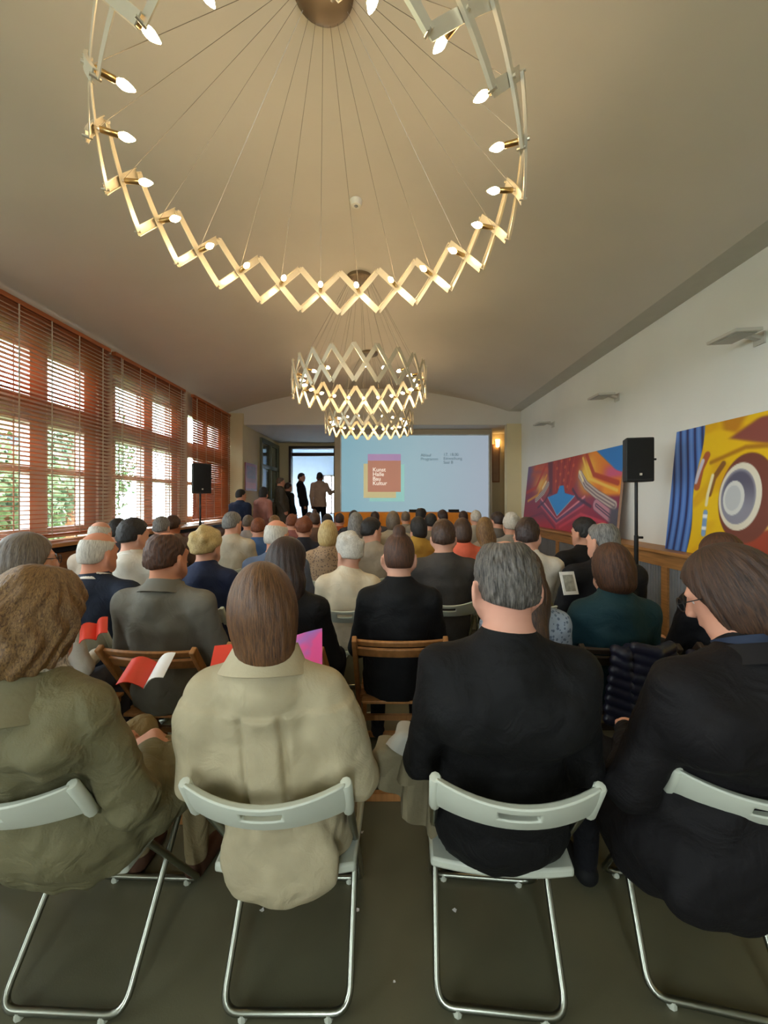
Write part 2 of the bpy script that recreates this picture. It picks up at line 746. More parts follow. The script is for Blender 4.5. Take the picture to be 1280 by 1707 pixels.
# walls behind the camera and at the far end
bk = MB()
bk.span((-3.95, YB - 0.2, 0), (XR + 0.2, YB, 0.85)).span((-3.95, YB - 0.2, 3.35), (XR + 0.2, YB, 4.15))
bk.span((-3.95, YB - 0.2, 0.85), (-0.75, YB, 3.35)).span((0.15, YB - 0.2, 0.85), (XR + 0.2, YB, 3.35))
struct('wall_back', bk, M_white, 'rear wall with an added window opening that lights the front row')
wd = thing('window_7', (0, 0, 0), 'added unseen window in the rear wall lighting the front row', None, kind='structure')  # unseen window, put in to brighten the backs of the front row
fr = MB()
for x in (-0.71, 0.11):
    fr.span((x - 0.04, YB - 0.14, 0.85), (x + 0.04, YB - 0.06, 3.35))
for z in (0.89, 2.4, 3.31):
    fr.span((-0.75, YB - 0.14, z - 0.04), (0.15, YB - 0.06, z + 0.04))
fr.build('frame', M_frame, wd)
MB().span((-0.75, YB - 0.104, 0.85), (0.15, YB - 0.096, 3.35)).build('pane', M_glass, wd)
pl = bpy.data.lights.new('portal', 'AREA')
pl.shape = 'RECTANGLE'
pl.size, pl.size_y = 0.9, 2.5
po = bpy.data.objects.new('portal', pl)
C.objects.link(po)
po.location = (-0.3, YB - 0.17, 2.1)
po.rotation_euler = (math.pi / 2, 0, 0)
pl.cycles.is_portal = True
tym = MB()
prof = [(x, vz(x) + 0.02) for x in np.linspace(-3.9, 2.78, 30)] + [(3.25, vz(2.78) + 0.25), (3.25, REC_Z), (-3.9, REC_Z)]
n_ = len(prof)
tym.add([(x, YF, z) for x, z in prof] + [(x, YF + 0.14, z) for x, z in prof],
        [tuple(range(n_)), tuple(range(2 * n_ - 1, n_ - 1, -1))] + [(i, (i + 1) % n_, n_ + (i + 1) % n_, n_ + i) for i in range(n_)])
struct('wall_front', tym, M_plaster, 'end wall above the stage opening')
struct('ceiling_stage', MB().span((-3.6, YF + 0.14, REC_Z), (4.5, 12.5, REC_Z + 0.1)), M_plaster, 'flat low ceiling over the stage')
struct('trim_4', MB().span((-3.95, 9.32, 0), (-3.31, 9.52, REC_Z + 0.25)), M_cream, 'cream pilaster between blinds and stage')
struct('trim_5', MB().span((2.74, 9.36, 0), (XR + 0.2, 9.56, REC_Z + 0.02)), M_cream, 'cream pilaster at the far end of the white wall')
struct('floor_stage', MB().span((-3.3, 8.75, 0), (2.70, 9.4, STAGE)).span((-3.3, 9.4, 0), (4.3, 12.4, STAGE)), M_wood_dk, 'low wooden stage')
struct('wall_stage_left', MB().span((-3.5, 9.5, STAGE), (-3.31, 12.5, REC_Z)), M_cream, 'cream side wall of the stage with a red poster')
struct('wall_stage_right', MB().span((4.3, 9.4, STAGE), (4.5, 12.5, REC_Z)).span((3.2, 9.4, STAGE), (4.5, 9.56, REC_Z + 0.1)).span((2.3, 12.4, STAGE), (4.5, 12.5, REC_Z)), M_cream, 'cream outer wall of the alcove beside the stage')
# partition carrying the screen, alcove beside it
struct('wall_screen', MB().span((-1.30, 10.0, STAGE), (2.56, 10.16, REC_Z)), mat('partition_paint', 'b3a892', 0.8, var=0.04), 'beige partition behind the projection screen')
struct('wall_alcove', MB().span((2.3, 10.7, STAGE), (4.3, 10.85, REC_Z)), M_cream, 'cream alcove wall lit by a wall lamp')
# rear stage wall with the doorway
bw = MB()
DX0, DX1, DZ = -2.92, -1.63, 3.02
bw.span((-3.5, 12.4, STAGE), (DX0, 12.55, REC_Z)).span((DX1, 12.4, STAGE), (2.4, 12.55, REC_Z)).span((DX0, 12.4, DZ), (DX1, 12.55, REC_Z))
struct('wall_stage_back', bw, M_cream, 'cream wall around the open doorway')
dr = thing('door_1', (0, 0, 0), 'open doorway with dark frame behind the stage', None, kind='structure')
M_dkwood = mat('door_frame_wood', '3d2a20', 0.5, var=0.2)
MB().span((DX0 - 0.07, 12.33, STAGE), (DX0, 12.56, DZ + 0.07)).build('jamb', M_dkwood, dr)
MB().span((DX1, 12.33, STAGE), (DX1 + 0.07, 12.56, DZ + 0.07)).build('jamb', M_dkwood, dr)
MB().span((DX0, 12.33, DZ), (DX1, 12.56, DZ + 0.07)).build('lintel', M_dkwood, dr)
MB().span((DX0, 12.42, DZ - 0.22), (DX1, 12.5, DZ - 0.12)).build('transom_bar', M_dkwood, dr)
# side room seen through the doorway, its far wall opens to the sky
M_blue = mat('side_room_paint', 'c9d6e6', 0.8, var=0.03)
sr = MB()
sr.span((-4.6, 12.55, STAGE - 0.1), (0.4, 16.2, STAGE)).span((-4.6, 12.55, 3.3), (0.4, 16.2, 3.4))
sr.span((-4.7, 12.55, STAGE), (-4.6, 16.2, 0.9)).span((-4.7, 12.55, 2.9), (-4.6, 16.2, 3.3)).span((-4.7, 12.55, 0.9), (-4.6, 15.6, 2.9)).span((0.3, 12.55, STAGE), (0.4, 16.2, 3.3))
sr.span((-4.6, 16.1, STAGE), (-2.55, 16.2, 3.3)).span((-1.9, 16.1, STAGE), (0.4, 16.2, 3.3))
sr.span((-2.55, 16.1, STAGE), (-1.9, 16.2, 0.9)).span((-2.55, 16.1, 2.45), (-1.9, 16.2, 3.3))
struct('wall_side_room', sr, M_blue, 'pale blue side room beyond the doorway')
wn = thing('window_5', (0, 0, 0), 'bright window of the side room with an added unseen side pane', None, kind='structure')
MB().span((-2.55, 16.13, 0.9), (-1.9, 16.14, 2.45)).build('pane', M_glass, wn)
MB().span((-4.66, 15.6, 0.9), (-4.65, 16.1, 2.9)).build('added_side_pane', M_glass, wn)  # out of view, opening added to let daylight into the side room
fr = MB()
for x in (-2.52, -2.22, -1.93):
    fr.span((x - 0.03, 16.09, 0.9), (x + 0.03, 16.15, 2.45))
fr.span((-2.55, 16.09, 0.9), (-1.9, 16.15, 0.96)).span((-2.55, 16.09, 2.39), (-1.9, 16.15, 2.45))
fr.build('frame', M_frame, wn)
# glazed door in the stage's side wall
gd = thing('door_2', (0, 0, 0), 'tall grey green glazed door on the stage side wall', None, kind='structure')
M_gd = mat('grey_green_paint', '6f7058', 0.45, var=0.06)
fr = MB()
for y in (10.6, 11.4, 12.2):
    fr.span((-3.31, y - 0.05, STAGE), (-3.25, y + 0.05, 3.08))
for z in (STAGE + 0.05, 1.45, 2.35, 3.03):
    fr.span((-3.31, 10.6, z - 0.05), (-3.25, 12.2, z + 0.05))
fr.build('frame', M_gd, gd)
M_pane = mat('dark_pane', '5b6048', 0.08, var=0.1, spec=0.9)
pm = MB().span((-3.312, 0.05, 0), (-3.295, 0.75, 1)).mesh('pane', M_pane)
for y in (10.6, 11.4):
    for z0, z1 in ((STAGE + 0.1, 1.4), (1.5, 2.3), (2.4, 2.98)):
        inst('pane', pm, gd, (0, y, z0), (0, 0, 0), (1, 1, z1 - z0))

# ------------------------------------------------------------------ window wall on the left
SILL = 1.03
HEAD = 3.12
XW = -3.78
wl = MB()
wl.span((-3.95, YB, 0), (-3.62, 9.4, SILL - 0.04)).span((-3.95, YB, HEAD), (-3.70, 9.4, 3.62))
edges = [-3.1, -1.5, 0.13, 1.76, 3.40, 5.36, 7.38, 9.33]
for e in edges:
    wl.span((-3.95, e - 0.16, SILL - 0.04), (-3.68, e + 0.10, HEAD))
struct('wall_left', wl, mat('window_wall_paint', 'cfc3b4', 0.8, var=0.05), 'window wall with posts between the windows')
sl = struct('trim_6', MB().span((-3.7, YB, SILL - 0.05), (-3.28, 9.3, SILL - 0.01)), M_wood, 'wooden sill shelf below the blinds')
bevel(sl, 0.006)
lc = thing('trim_7', (0, 0, 0), 'brown wooden panelling below the window sill', None, kind='structure')
pn = MB().span((-3.42, -0.62, 0.05), (-3.36, 0.62, SILL - 0.12)).mesh('panel', M_wood_dk)
for k in range(9):
    inst('panel', pn, lc, (0, -2.3 + 1.3 * k, 0))
MB().span((-3.6, YB, SILL - 0.11), (-3.34, 9.3, SILL - 0.05)).build('top_rail', M_black, lc)
MB().span((-3.6, YB, 0), (-3.40, 9.3, SILL - 0.11)).build('backing', M_wood_dk, lc)
wi = 0
for bi in range(len(edges) - 1):
    y0, y1 = edges[bi] + 0.10, edges[bi + 1] - 0.16
    if y1 - y0 < 1.0:
        wm = MB().span((-3.9, y0, SILL - 0.04), (-3.74, y1, HEAD))
        struct('wall_left_infill', wm, M_white)
        continue
    wi += 1
    wd = thing('window_%d' % (wi if wi < 5 else wi + 3), (0, 0, 0), 'wooden framed window number %d along the window wall' % wi if False else 'tall framed window behind the blinds', None, kind='structure')
    wd['label'] = 'tall two column window in bay %d of the window wall' % wi
    fr = MB()
    ym = (y0 + y1) / 2
    for y, t in ((y0 + 0.06, 0.12), (ym, 0.22), (y1 - 0.10, 0.20)):
        fr.span((XW - 0.05, y - t / 2, SILL), (XW + 0.06, y + t / 2, HEAD))
    for z, t in ((SILL + 0.06, 0.12), (1.77, 0.06), (2.40, 0.28), (HEAD - 0.04, 0.08)):
        fr.span((XW - 0.05, y0, z - t / 2), (XW + 0.055, y1, z + t / 2))
    fr.build('frame', M_frame, wd)
    for a, b in ((y0 + 0.12, ym - 0.11), (ym + 0.11, y1 - 0.2)):
        for z0, z1 in ((SILL + 0.12, 1.74), (1.80, 2.26), (2.54, HEAD - 0.08)):
            MB().span((XW - 0.004, a, z0), (XW + 0.004, b, z1)).build('pane', M_glass, wd)
    # a light portal fills the opening so that daylight is found
    pl = bpy.data.lights.new('portal', 'AREA')
    pl.shape = 'RECTANGLE'
    pl.size, pl.size_y = HEAD - SILL, y1 - y0
    po = bpy.data.objects.new('portal', pl)
    C.objects.link(po)
    po.location = (XW - 0.08, ym, (SILL + HEAD) / 2)
    po.rotation_euler = (0, -math.pi / 2, 0)
    try:
        pl.cycles.is_portal = True
    except Exception:
        pl.energy = 0

BL_LAB = ['open brown wooden venetian blind nearest the camera', 'open brown wooden venetian blind in the middle of the window wall',
          'closed orange brown wooden venetian blind nearest the stage']
for bi, (y0, y1, tilt) in enumerate(((3.42, 5.27, -9), (5.36, 7.22, -7), (7.52, 9.30, 62))):
    b = thing('venetian_blind', (-3.60, (y0 + y1) / 2, 0), BL_LAB[bi], 'blind', 'wooden venetian blinds on the windows')
    L = y1 - y0
    top, bot = 3.36, 1.10
    bevel(MB().box((0, 0, top + 0.02), (0.06, L, 0.05)).build('headrail', M_slat, b), 0.005)
    bevel(MB().box((0, 0, bot - 0.02), (0.05, L, 0.022)).build('bottom_rail', M_slat, b), 0.004)
    sm = MB().sheet([[(x, y, 0.0035 * math.cos(x / 0.025 * 1.4)) for y in (-L / 2, L / 2)] for x in (-0.025, -0.0085, 0.0085, 0.025)], 0.003).mesh('slat', M_slat, True)
    n = 50
    for k in range(n):
        z = bot + 0.02 + (top - bot - 0.05) * k / (n - 1)
        inst('slat', sm, b, (0, 0, z), (0, R_(tilt), 0))
    for q in (-0.42, -0.21, 0.0, 0.21, 0.42):
        t = MB()
        t.span((0.027, q * L - 0.008, bot - 0.02), (0.0285, q * L + 0.008, top)).span((-0.0285, q * L - 0.008, bot - 0.02), (-0.027, q * L + 0.008, top))
        t.build('ladder_tape', M_tape, b)
    # pull cord
    MB().tube([(0.04, -L / 2 + 0.1, top), (0.045, -L / 2 + 0.1, 2.2), (0.04, -L / 2 + 0.1, 1.4)], 0.004, 5).build('pull_cord', M_tape, b)

# outside: lawn and trees
struct('ground', MB().span((-30, -20, -0.8), (-4.0, 30, -0.7)), mat('lawn', '56683c', 0.9, var=0.3, nscale=0.8))


def tree(loc, h, rad, label, seed, col):
    t = thing('tree', loc, label, 'tree', 'trees outside the windows')
    MB().tube([(0, 0, 0), (0.05, 0.03, h * 0.4), (0, 0.1, h * 0.75)], [0.16, 0.12, 0.05], 8).build('trunk', M_wood_dk, t, True)
    g = np.random.default_rng(seed)
    N = 2600
    d = g.normal(size=(N, 3))
    d /= np.linalg.norm(d, axis=1)[:, None]
    p = d * (rad * (0.45 + 0.55 * g.random((N, 1)) ** 0.5)) * (1 + 0.25 * np.sin(d[:, :1] * 7 + seed) * np.cos(d[:, 1:2] * 6))
    p[:, 2] = p[:, 2] * 1.15 + h * 0.62
    u = g.normal(size=(N, 3))
    u /= np.linalg.norm(u, axis=1)[:, None]
    v = np.cross(u, d)
    v /= np.linalg.norm(v, axis=1)[:, None] + 1e-6
    s = 0.09 + 0.05 * g.random((N, 1))
    vs = np.stack([p - u * s, p - v * s * 0.5, p + u * s, p + v * s * 0.5], 1).reshape(-1, 3)
    me = bpy.data.meshes.new('foliage')
    me.from_pydata(vs.tolist(), [], np.arange(N * 4).reshape(-1, 4).tolist())
    me.materials.append(mat('leaf_' + col, col, 0.6, var=0.3, nscale=2))
    o = bpy.data.objects.new('foliage', me)
    o['kind'] = 'stuff'
    C.objects.link(o)
    o.parent = t


tree((-8.8, 6.7, -0.7), 4.6, 1.25, 'green tree outside the window nearest the camera', 1, '5a6e44')
tree((-9.0, 9.5, -0.7), 3.6, 1.25, 'small green tree outside the middle window', 2, '5e714a')
tree((-7.0, 4.3, -0.7), 3.4, 1.0, 'low leafy tree close outside the near window', 6, '627650')
tree((-10.0, 12.8, -0.7), 5.2, 1.35, 'slim tree outside between the middle and far windows', 8, '66745c')
tree((-12.5, 17.2, -0.7), 6.0, 1.9, 'tall tree outside seen past the far blind', 4, '546844')
hg = MB()
hd = thing('hedge', (-15.0, 12.0, -0.7), 'clipped green hedge across the lawn outside the windows', 'hedge')
g_ = np.random.default_rng(9)
N_ = 5000
p_ = np.stack([g_.uniform(-0.6, 0.6, N_), g_.uniform(-9, 9, N_), g_.uniform(0.05, 2.6, N_)], 1)
p_[:, 0] += 0.15 * np.sin(p_[:, 1] * 3)
u_ = g_.normal(size=(N_, 3)) * 0.09
v_ = g_.normal(size=(N_, 3)) * 0.06
me = bpy.data.meshes.new('foliage')
me.from_pydata(np.stack([p_ - u_, p_ - v_, p_ + u_, p_ + v_], 1).reshape(-1, 3).tolist(), [], np.arange(N_ * 4).reshape(-1, 4).tolist())
me.materials.append(mat('hedge_leaf', '586c4c', 0.6, var=0.3))
o = bpy.data.objects.new('foliage', me)
o['kind'] = 'stuff'
C.objects.link(o)
o.parent = hd
hb = MB().box((0, 0, 1.25), (0.8, 18, 2.4)).build('core', mat('hedge_core', '4a5e42', 0.9, var=0.3, nscale=6), hd)
nb = thing('neighbour_house', (-20.0, 17.5, -0.7), 'pale rendered house across the garden behind the hedge', 'building')
MB().span((-2, -7, 0), (2, 7, 5.2)).build('wall', mat('render_pale', '66758a', 0.8, var=0.05), nb)
MB().add([(-2.3, -7.3, 5.2), (2.3, -7.3, 5.2), (0, -7.3, 7.2), (-2.3, 7.3, 5.2), (2.3, 7.3, 5.2), (0, 7.3, 7.2)], [(0, 1, 2), (5, 4, 3), (0, 3, 4, 1), (1, 4, 5, 2), (2, 5, 3, 0)]).build('roof', mat('roof_tile', '8a5a48', 0.8, var=0.2), nb)
for yy in (-5, -2.5, 0, 2.5, 5):
    for zz in (1.0, 3.2):
        wo = MB().span((1.98, yy - 0.5, zz), (2.04, yy + 0.5, zz + 1.3)).build('window', M_frame, nb)
        MB().span((2.03, yy - 0.42, zz + 0.08), (2.05, yy + 0.42, zz + 1.22)).build('pane', mat('far_pane', '6f8a9c', 0.1), wo)

# ------------------------------------------------------------------ chandeliers
M_bulb = emat('bulb_glow', 'ffdaa4', BULB_STRENGTH)
M_brass = mat('socket_brass', 'b59a68', 0.3, metal=1.0, var=0.05)
bulb_me = MB().lathe([(0.006, 0), (0.012, 0.008), (0.0165, 0.022), (0.0155, 0.036), (0.009, 0.052), (0.003, 0.062)], 8).mesh('bulb', M_bulb, True)
sock_me = MB().lathe([(0.010, 0), (0.0125, 0.004), (0.0125, 0.062), (0.010, 0.066)], 10).mesh('socket', M_brass, True)


def chandelier(loc, Rr, zc, hh, N, canopy_z, label, phase=0.0, rib=0.044):
    """ring of crossing scissor links; loc = axis (x, y); zc = height of the crossings; hh = half height"""
    c = thing('chandelier', (loc[0], loc[1], zc), label, 'chandelier', 'ring chandeliers on the ceiling')
    dth = 2 * math.pi / N

    wq = Rr * dth
    ln = math.hypot(wq, 2 * hh)
    tx, tz = wq / ln, 2 * hh / ln

    def cyl(sv, z, r):
        return (r * math.cos(sv / Rr), r * math.sin(sv / Rr), z)

    def strip(sgn, r, offs):
        # flat bar lying in the ring's surface: offs = list of (distance across the bar, radius change)
        rows = []
        for q in np.linspace(-0.5, 0.5, 7):
            rows.append([cyl(q * wq - o * tz, sgn * (q * 2 * hh + o * tx), r + dr) for o, dr in offs])
        return rows
    hw = rib / 2
    lm = MB().sheet(strip(1, Rr - 0.009, [(-hw, 0), (0, 0), (hw, 0)]), 0.004)
    lm.sheet(strip(-1, Rr + 0.009, [(-hw, -0.012), (-hw + 0.003, 0), (hw - 0.003, 0), (hw, -0.012)]), 0.004)
    # rivets at the crossing and the hinge pins at the peaks
    lm.tube([(Rr - 0.022, 0, 0), (Rr + 0.018, 0, 0)], 0.008, 8)
    for s in (-1, 1):
        a = dth / 2
        lm.tube([((Rr - 0.018) * math.cos(a), (Rr - 0.018) * math.sin(a), s * hh), ((Rr + 0.016) * math.cos(a), (Rr + 0.016) * math.sin(a), s * hh)], 0.006, 6)
    lme = lm.mesh('scissor_link', M_metal)
    cz = canopy_z - zc
    cr = 0.13
    wm = MB().tube([(Rr - 0.016, 0, 0.01), (cr, 0, cz - 0.02)], 0.0013, 4).mesh('wire', M_steel)
    MB().lathe([(0.02, -0.03), (cr - 0.01, -0.03), (cr + 0.02, -0.015), (cr + 0.02, 0.05)], 32).build('canopy', mat('canopy_metal', '7d6f5c', 0.35, metal=0.7, var=0.06), c, True, (0, 0, cz))
    for i in range(N):
        th = phase + i * dth
        inst('scissor_link', lme, c, (0, 0, 0), (0, 0, th))
        inst('wire', wm, c, (0, 0, 0), (0, 0, th))
        r0 = Rr - 0.02
        s = inst('socket', sock_me, c, (r0 * math.cos(th), r0 * math.sin(th), 0), (0, -math.pi / 2, th))
        inst('bulb', bulb_me, s, (0, 0, 0.064))
    return c


CHX = -0.32
chandelier((CHX, 2.04), 0.955, 2.97, 0.150, 21, VTOP - 0.02, 'large wide ring chandelier of scissor links hanging nearest the camera', R_(-2.5))
chandelier((CHX, 4.70), 0.76, 2.79, 0.182, 21, VTOP - 0.02, 'middle ring chandelier of tall scissor links', R_(4))
chandelier((CHX, 7.10), 0.76, 2.79, 0.172, 21, VTOP - 0.02, 'ring chandelier hanging farthest away before the screen', R_(0))

sd = thing('smoke_detector', (-0.27, 3.5, vz(-0.27)), 'small round white smoke detector on the vaulted ceiling', 'smoke detector')
MB().lathe([(0.02, -0.045), (0.04, -0.042), (0.05, -0.02), (0.055, 0.0)], 20).build('housing', M_white, sd, True)
MB().lathe([(0.012, -0.052), (0.018, -0.044)], 12).build('sensor_cap', M_grille, sd, True)

# ------------------------------------------------------------------ wall lights on the right wall
M_lamp = mat('lamp_body', 'c9c6bd', 0.4, metal=0.2, var=0.04)
LL = ['flat wall light nearest the camera, above the yellow painting', 'flat wall light in the middle, above the black speaker', 'flat wall light farthest away, above the red painting']
for (y, z), lb in zip(((3.36, 2.80), (5.45, 2.84), (7.55, 2.87)), LL):
    t = thing('wall_light', (XR, y, z), lb, 'lamp', 'wall lights on the white wall')
    Mr = Euler((0, R_(-3), 0)).to_matrix()
    bevel(MB().box((-0.22, 0, 0.0), (0.22, 0.30, 0.028), Mr).build('housing', M_lamp, t), 0.006)
    MB().box((-0.22, 0, -0.017), (0.17, 0.24, 0.006), Mr).build('diffuser', mat('lamp_glass', 'a5a498', 0.3), t)
    MB().bar((-0.12, 0, 0.01), (0.0, 0, -0.02), 0.05, 0.03).build('bracket', M_lamp, t)
    MB().box((-0.008, 0, -0.02), (0.016, 0.1, 0.1)).build('wall_plate', M_lamp, t)

# ------------------------------------------------------------------ paintings (colour per point of the canvas)
def canvas(name, loc, Wd, Ht, fn, label, nu=320, nv=120):
    t = thing(name, loc, label, 'painting', 'large paintings leaning on the ledge')
    # local frame: u runs towards the camera (-Y), leaning back towards the wall
    lean = 0.12
    U, V = np.meshgrid(np.linspace(0, 1, nu), np.linspace(0, 1, nv), indexing='xy')
    col = fn(U, V)
    pts = np.stack([V * lean, -U * Wd, V * math.sqrt(Ht * Ht - lean * lean)], -1).reshape(-1, 3)
    i = np.arange(nu * nv).reshape(nv, nu)
    Q = np.stack([i[:-1, :-1], i[:-1, 1:], i[1:, 1:], i[1:, :-1]], -1).reshape(-1, 4)[:, ::-1]
    me = bpy.data.meshes.new('canvas')
    me.from_pydata(pts.tolist(), [], Q.tolist())
    at = me.attributes.new('paint', 'FLOAT_COLOR', 'POINT')
    cc = np.where(col <= 0.04045, col / 12.92, ((col + 0.055) / 1.055) ** 2.4)
    at.data.foreach_set('color', np.concatenate([cc, np.ones((*cc.shape[:2], 1))], -1).astype(np.float32).ravel())
    m, nt, b = newmat(name + '_paint')
    a = nt.nodes.new('ShaderNodeAttribute')
    a.attribute_name = 'paint'
    nt.links.new(a.outputs['Color'], b.inputs['Base Color'])
    b.inputs['Roughness'].default_value = 0.5
    me.materials.append(m)
    me.polygons.foreach_set('use_smooth', [True] * len(me.polygons))
    o = bpy.data.objects.new('canvas', me)
    C.objects.link(o)
    o.parent = t
    # stretcher behind the canvas
    nrm = Vector((-math.sqrt(Ht * Ht - lean * lean), 0, lean)).normalized()
    s = MB()
    d = nrm * -0.002
    e = nrm * -0.032
    tl = Vector((lean, 0, math.sqrt(Ht * Ht - lean * lean)))
    cs = [Vector((0, 0, 0)), Vector((0, -Wd, 0)), tl + Vector((0, -Wd, 0)), tl]
    s.add([p + d for p in cs] + [p + e for p in cs], [(0, 1, 2, 3), (7, 6, 5, 4), (0, 4, 5, 1), (1, 5, 6, 2), (2, 6, 7, 3), (3, 7, 4, 0)])
    s.build('stretcher', mat('canvas_edge', 'b58f78', 0.7), t)
    return t


def hexc(s):
    return np.array([int(s[i:i + 2], 16) / 255 for i in (0, 2, 4)])


def blend(img, m, c):
    return img * (1 - m[..., None]) + c * m[..., None]


def sst(e0, e1, x):
    t = np.clip((x - e0) / (e1 - e0), 0, 1)
    return t * t * (3 - 2 * t)


def poly(U, V, pts, soft=0.006):
    m = np.ones_like(U)
    # convex polygon, any order -> signed edges
    P = np.array(pts, float)
    area = 0.5 * np.sum(P[:, 0] * np.roll(P[:, 1], -1) - np.roll(P[:, 0], -1) * P[:, 1])
    if area < 0:
        P = P[::-1]
    for a, b in zip(P, np.roll(P, -1, 0)):
        d = ((b[0] - a[0]) * (V - a[1]) - (b[1] - a[1]) * (U - a[0])) / (np.hypot(*(b - a)) + 1e-9)
        m = m * sst(-soft, soft, d)
    return m


def stroke(U, V, pts, wd, soft=0.006, asp=1.0):
    d = np.full_like(U, 9.0)
    for a, b in zip(pts[:-1], pts[1:]):
        ax, ay, bx, by = a[0] * asp, a[1], b[0] * asp, b[1]
        x, y = U * asp, V
        t = np.clip(((x - ax) * (bx - ax) + (y - ay) * (by - ay)) / ((bx - ax) ** 2 + (by - ay) ** 2), 0, 1)
        d = np.minimum(d, np.hypot(x - ax - t * (bx - ax), y - ay - t * (by - ay)))
    return 1 - sst(wd - soft, wd + soft, d), d


def wob(U, V, s=0):
    return 0.5 + 0.25 * np.sin(9 * U + 5 * np.sin(6 * V + s) + s) + 0.25 * np.sin(13 * V - 7 * U + 3 * np.sin(8 * U + s))


def paint_red(U, V):
    A = 2.9
    w1, w2 = wob(U, V, 0.4), wob(U * 2, V * 2, 2.0)
    img = np.zeros((*U.shape, 3)) + hexc('9c2f48')
    img = blend(img, w1 * 0.6, hexc('7a3558'))
    img = blend(img, sst(0.25, 0.0, V) * 0.8, hexc('c2303f'))
    img = blend(img, sst(0.5, 0.95, V) * sst(0.3, 0.05, U), hexc('6a5a8c'))
    img = blend(img, sst(0.45, 0.9, V) * sst(0.0, 0.15, U) * sst(0.45, 0.25, U) * (0.5 + 0.5 * w2), hexc('d4572f'))
    f1 = np.exp(-(((U - 0.24) / 0.09) ** 2 + ((V - 0.66) / 0.14) ** 2))
    img = blend(img, np.clip(f1 * 1.1, 0, 1), hexc('e8b45a'))
    img = blend(img, poly(U, V, [(0.30, 1.02), (0.72, 1.02), (0.62, 0.52), (0.38, 0.52)], 0.02), hexc('a5322c'))
    dots = poly(U, V, [(0.38, 1.02), (0.64, 1.02), (0.58, 0.55), (0.42, 0.55)], 0.02) * sst(0.55, 0.9, np.sin(U * 70) * np.sin(V * 34))
    img = blend(img, dots * 0.7, hexc('e06a3c'))
    img = blend(img, poly(U, V, [(0.30, 1.02), (0.36, 1.02), (0.40, 0.5), (0.36, 0.5)], 0.01), hexc('6e2b3c'))
    img = blend(img, sst(0.66, 0.78, U) * sst(0.42, 0.6, V), hexc('e8822a'))
    f2 = np.exp(-(((U - 0.74) / 0.07) ** 2 + ((V - 0.74) / 0.2) ** 2))
    img = blend(img, np.clip(f2 * 1.2, 0, 1), hexc('f4c548'))
    img = blend(img, sst(0.84, 0.92, U) * sst(0.62, 0.7, V) * sst(0.86, 0.74, V), hexc('d85f86'))
    img = blend(img, sst(0.84, 0.9, U) * sst(0.44, 0.5, V) * sst(0.62, 0.55, V), hexc('f29a2c'))
    img = blend(img, poly(U, V, [(0.79, 1.02), (1.02, 1.02), (1.02, 0.70), (0.96, 0.74)], 0.008), hexc('2f7fd0'))
    for pts, w_ in (([(0.68, 0.74), (0.74, 0.60), (0.84, 0.48), (0.97, 0.36)], 0.055), ([(0.33, 0.66), (0.28, 0.54), (0.18, 0.42)], 0.045)):
        m, d = stroke(U, V, pts, w_, 0.01, A)
        img = blend(img, m, hexc('7d6a72'))
        img = blend(img, m * (0.5 + 0.5 * np.cos(d / w_ * 9)) * 0.8, hexc('e6d8c8'))
    m, d = stroke(U, V, [(0.84, 0.36), (0.95, 0.24)], 0.07, 0.01, A)
    img = blend(img, m, hexc('c58a9a'))
    img = blend(img, m * sst(0.4, 1.0, np.sin(d * 110)), hexc('4c3f58'))
    for off, c in ((0.0, 'e6909c'), (0.055, '6f4468'), (0.10, 'c9536a')):
        m, _ = stroke(U, V, [(0.25, 0.44 - off), (0.48, 0.08 - off * 0.6 + 0.06), (0.74, 0.46 - off)], 0.014 if off != 0.055 else 0.03, 0.01, A)
        img = blend(img, m, hexc(c))
    kite = np.maximum(poly(U, V, [(0.345, 0.46), (0.48, 0.20), (0.645, 0.47), (0.5, 0.53)], 0.006), poly(U, V, [(0.45, 0.48), (0.55, 0.48), (0.52, 0.62), (0.48, 0.62)], 0.006))
    img = blend(img, kite, hexc('2f8fdc'))
    m, _ = stroke(U, V, [(0.345, 0.46), (0.48, 0.20), (0.645, 0.47)], 0.010, 0.006, A)
    img = blend(img, m, hexc('b9c4d8'))
    # machine-like ribs, highlights and dark seams
    for k in range(7):
        m, _ = stroke(U, V, [(0.40 + 0.035 * k, 1.02), (0.43 + 0.025 * k, 0.56)], 0.008, 0.008, A)
        img = blend(img, m * 0.55, hexc('5e1c26' if k % 2 else 'd8643c'))
    for pts, c, w_ in (([(0.02, 0.55), (0.16, 0.62), (0.27, 0.95)], 'c23a2c', 0.03), ([(0.05, 0.40), (0.2, 0.50), (0.30, 0.80)], 'e9a23c', 0.022), ([(0.72, 0.98), (0.80, 0.72), (0.98, 0.60)], 'b53a2a', 0.03),
                       ([(0.69, 0.95), (0.76, 0.68), (0.98, 0.52)], 'f6d060', 0.018), ([(0.10, 0.12), (0.30, 0.22), (0.47, 0.02)], '7c2c4a', 0.02), ([(0.52, 0.04), (0.72, 0.24), (0.92, 0.16)], 'd2445a', 0.02),
                       ([(0.62, 0.56), (0.68, 0.44), (0.80, 0.34)], '4d2c48', 0.02), ([(0.37, 0.56), (0.31, 0.40), (0.22, 0.30)], '4d2c48', 0.018), ([(0.30, 0.70), (0.26, 0.60)], 'fbe9b8', 0.02), ([(0.67, 0.78), (0.71, 0.66)], 'fff0c0', 0.022)):
        m, _ = stroke(U, V, pts, w_, 0.012, A)
        img = blend(img, m * 0.85, hexc(c))
    img = blend(img, sst(0.93, 0.96, U) * sst(0.36, 0.3, V), hexc('5a5663'))
    img = blend(img, kite, hexc('2f8fdc'))
    return np.clip(img, 0, 1)


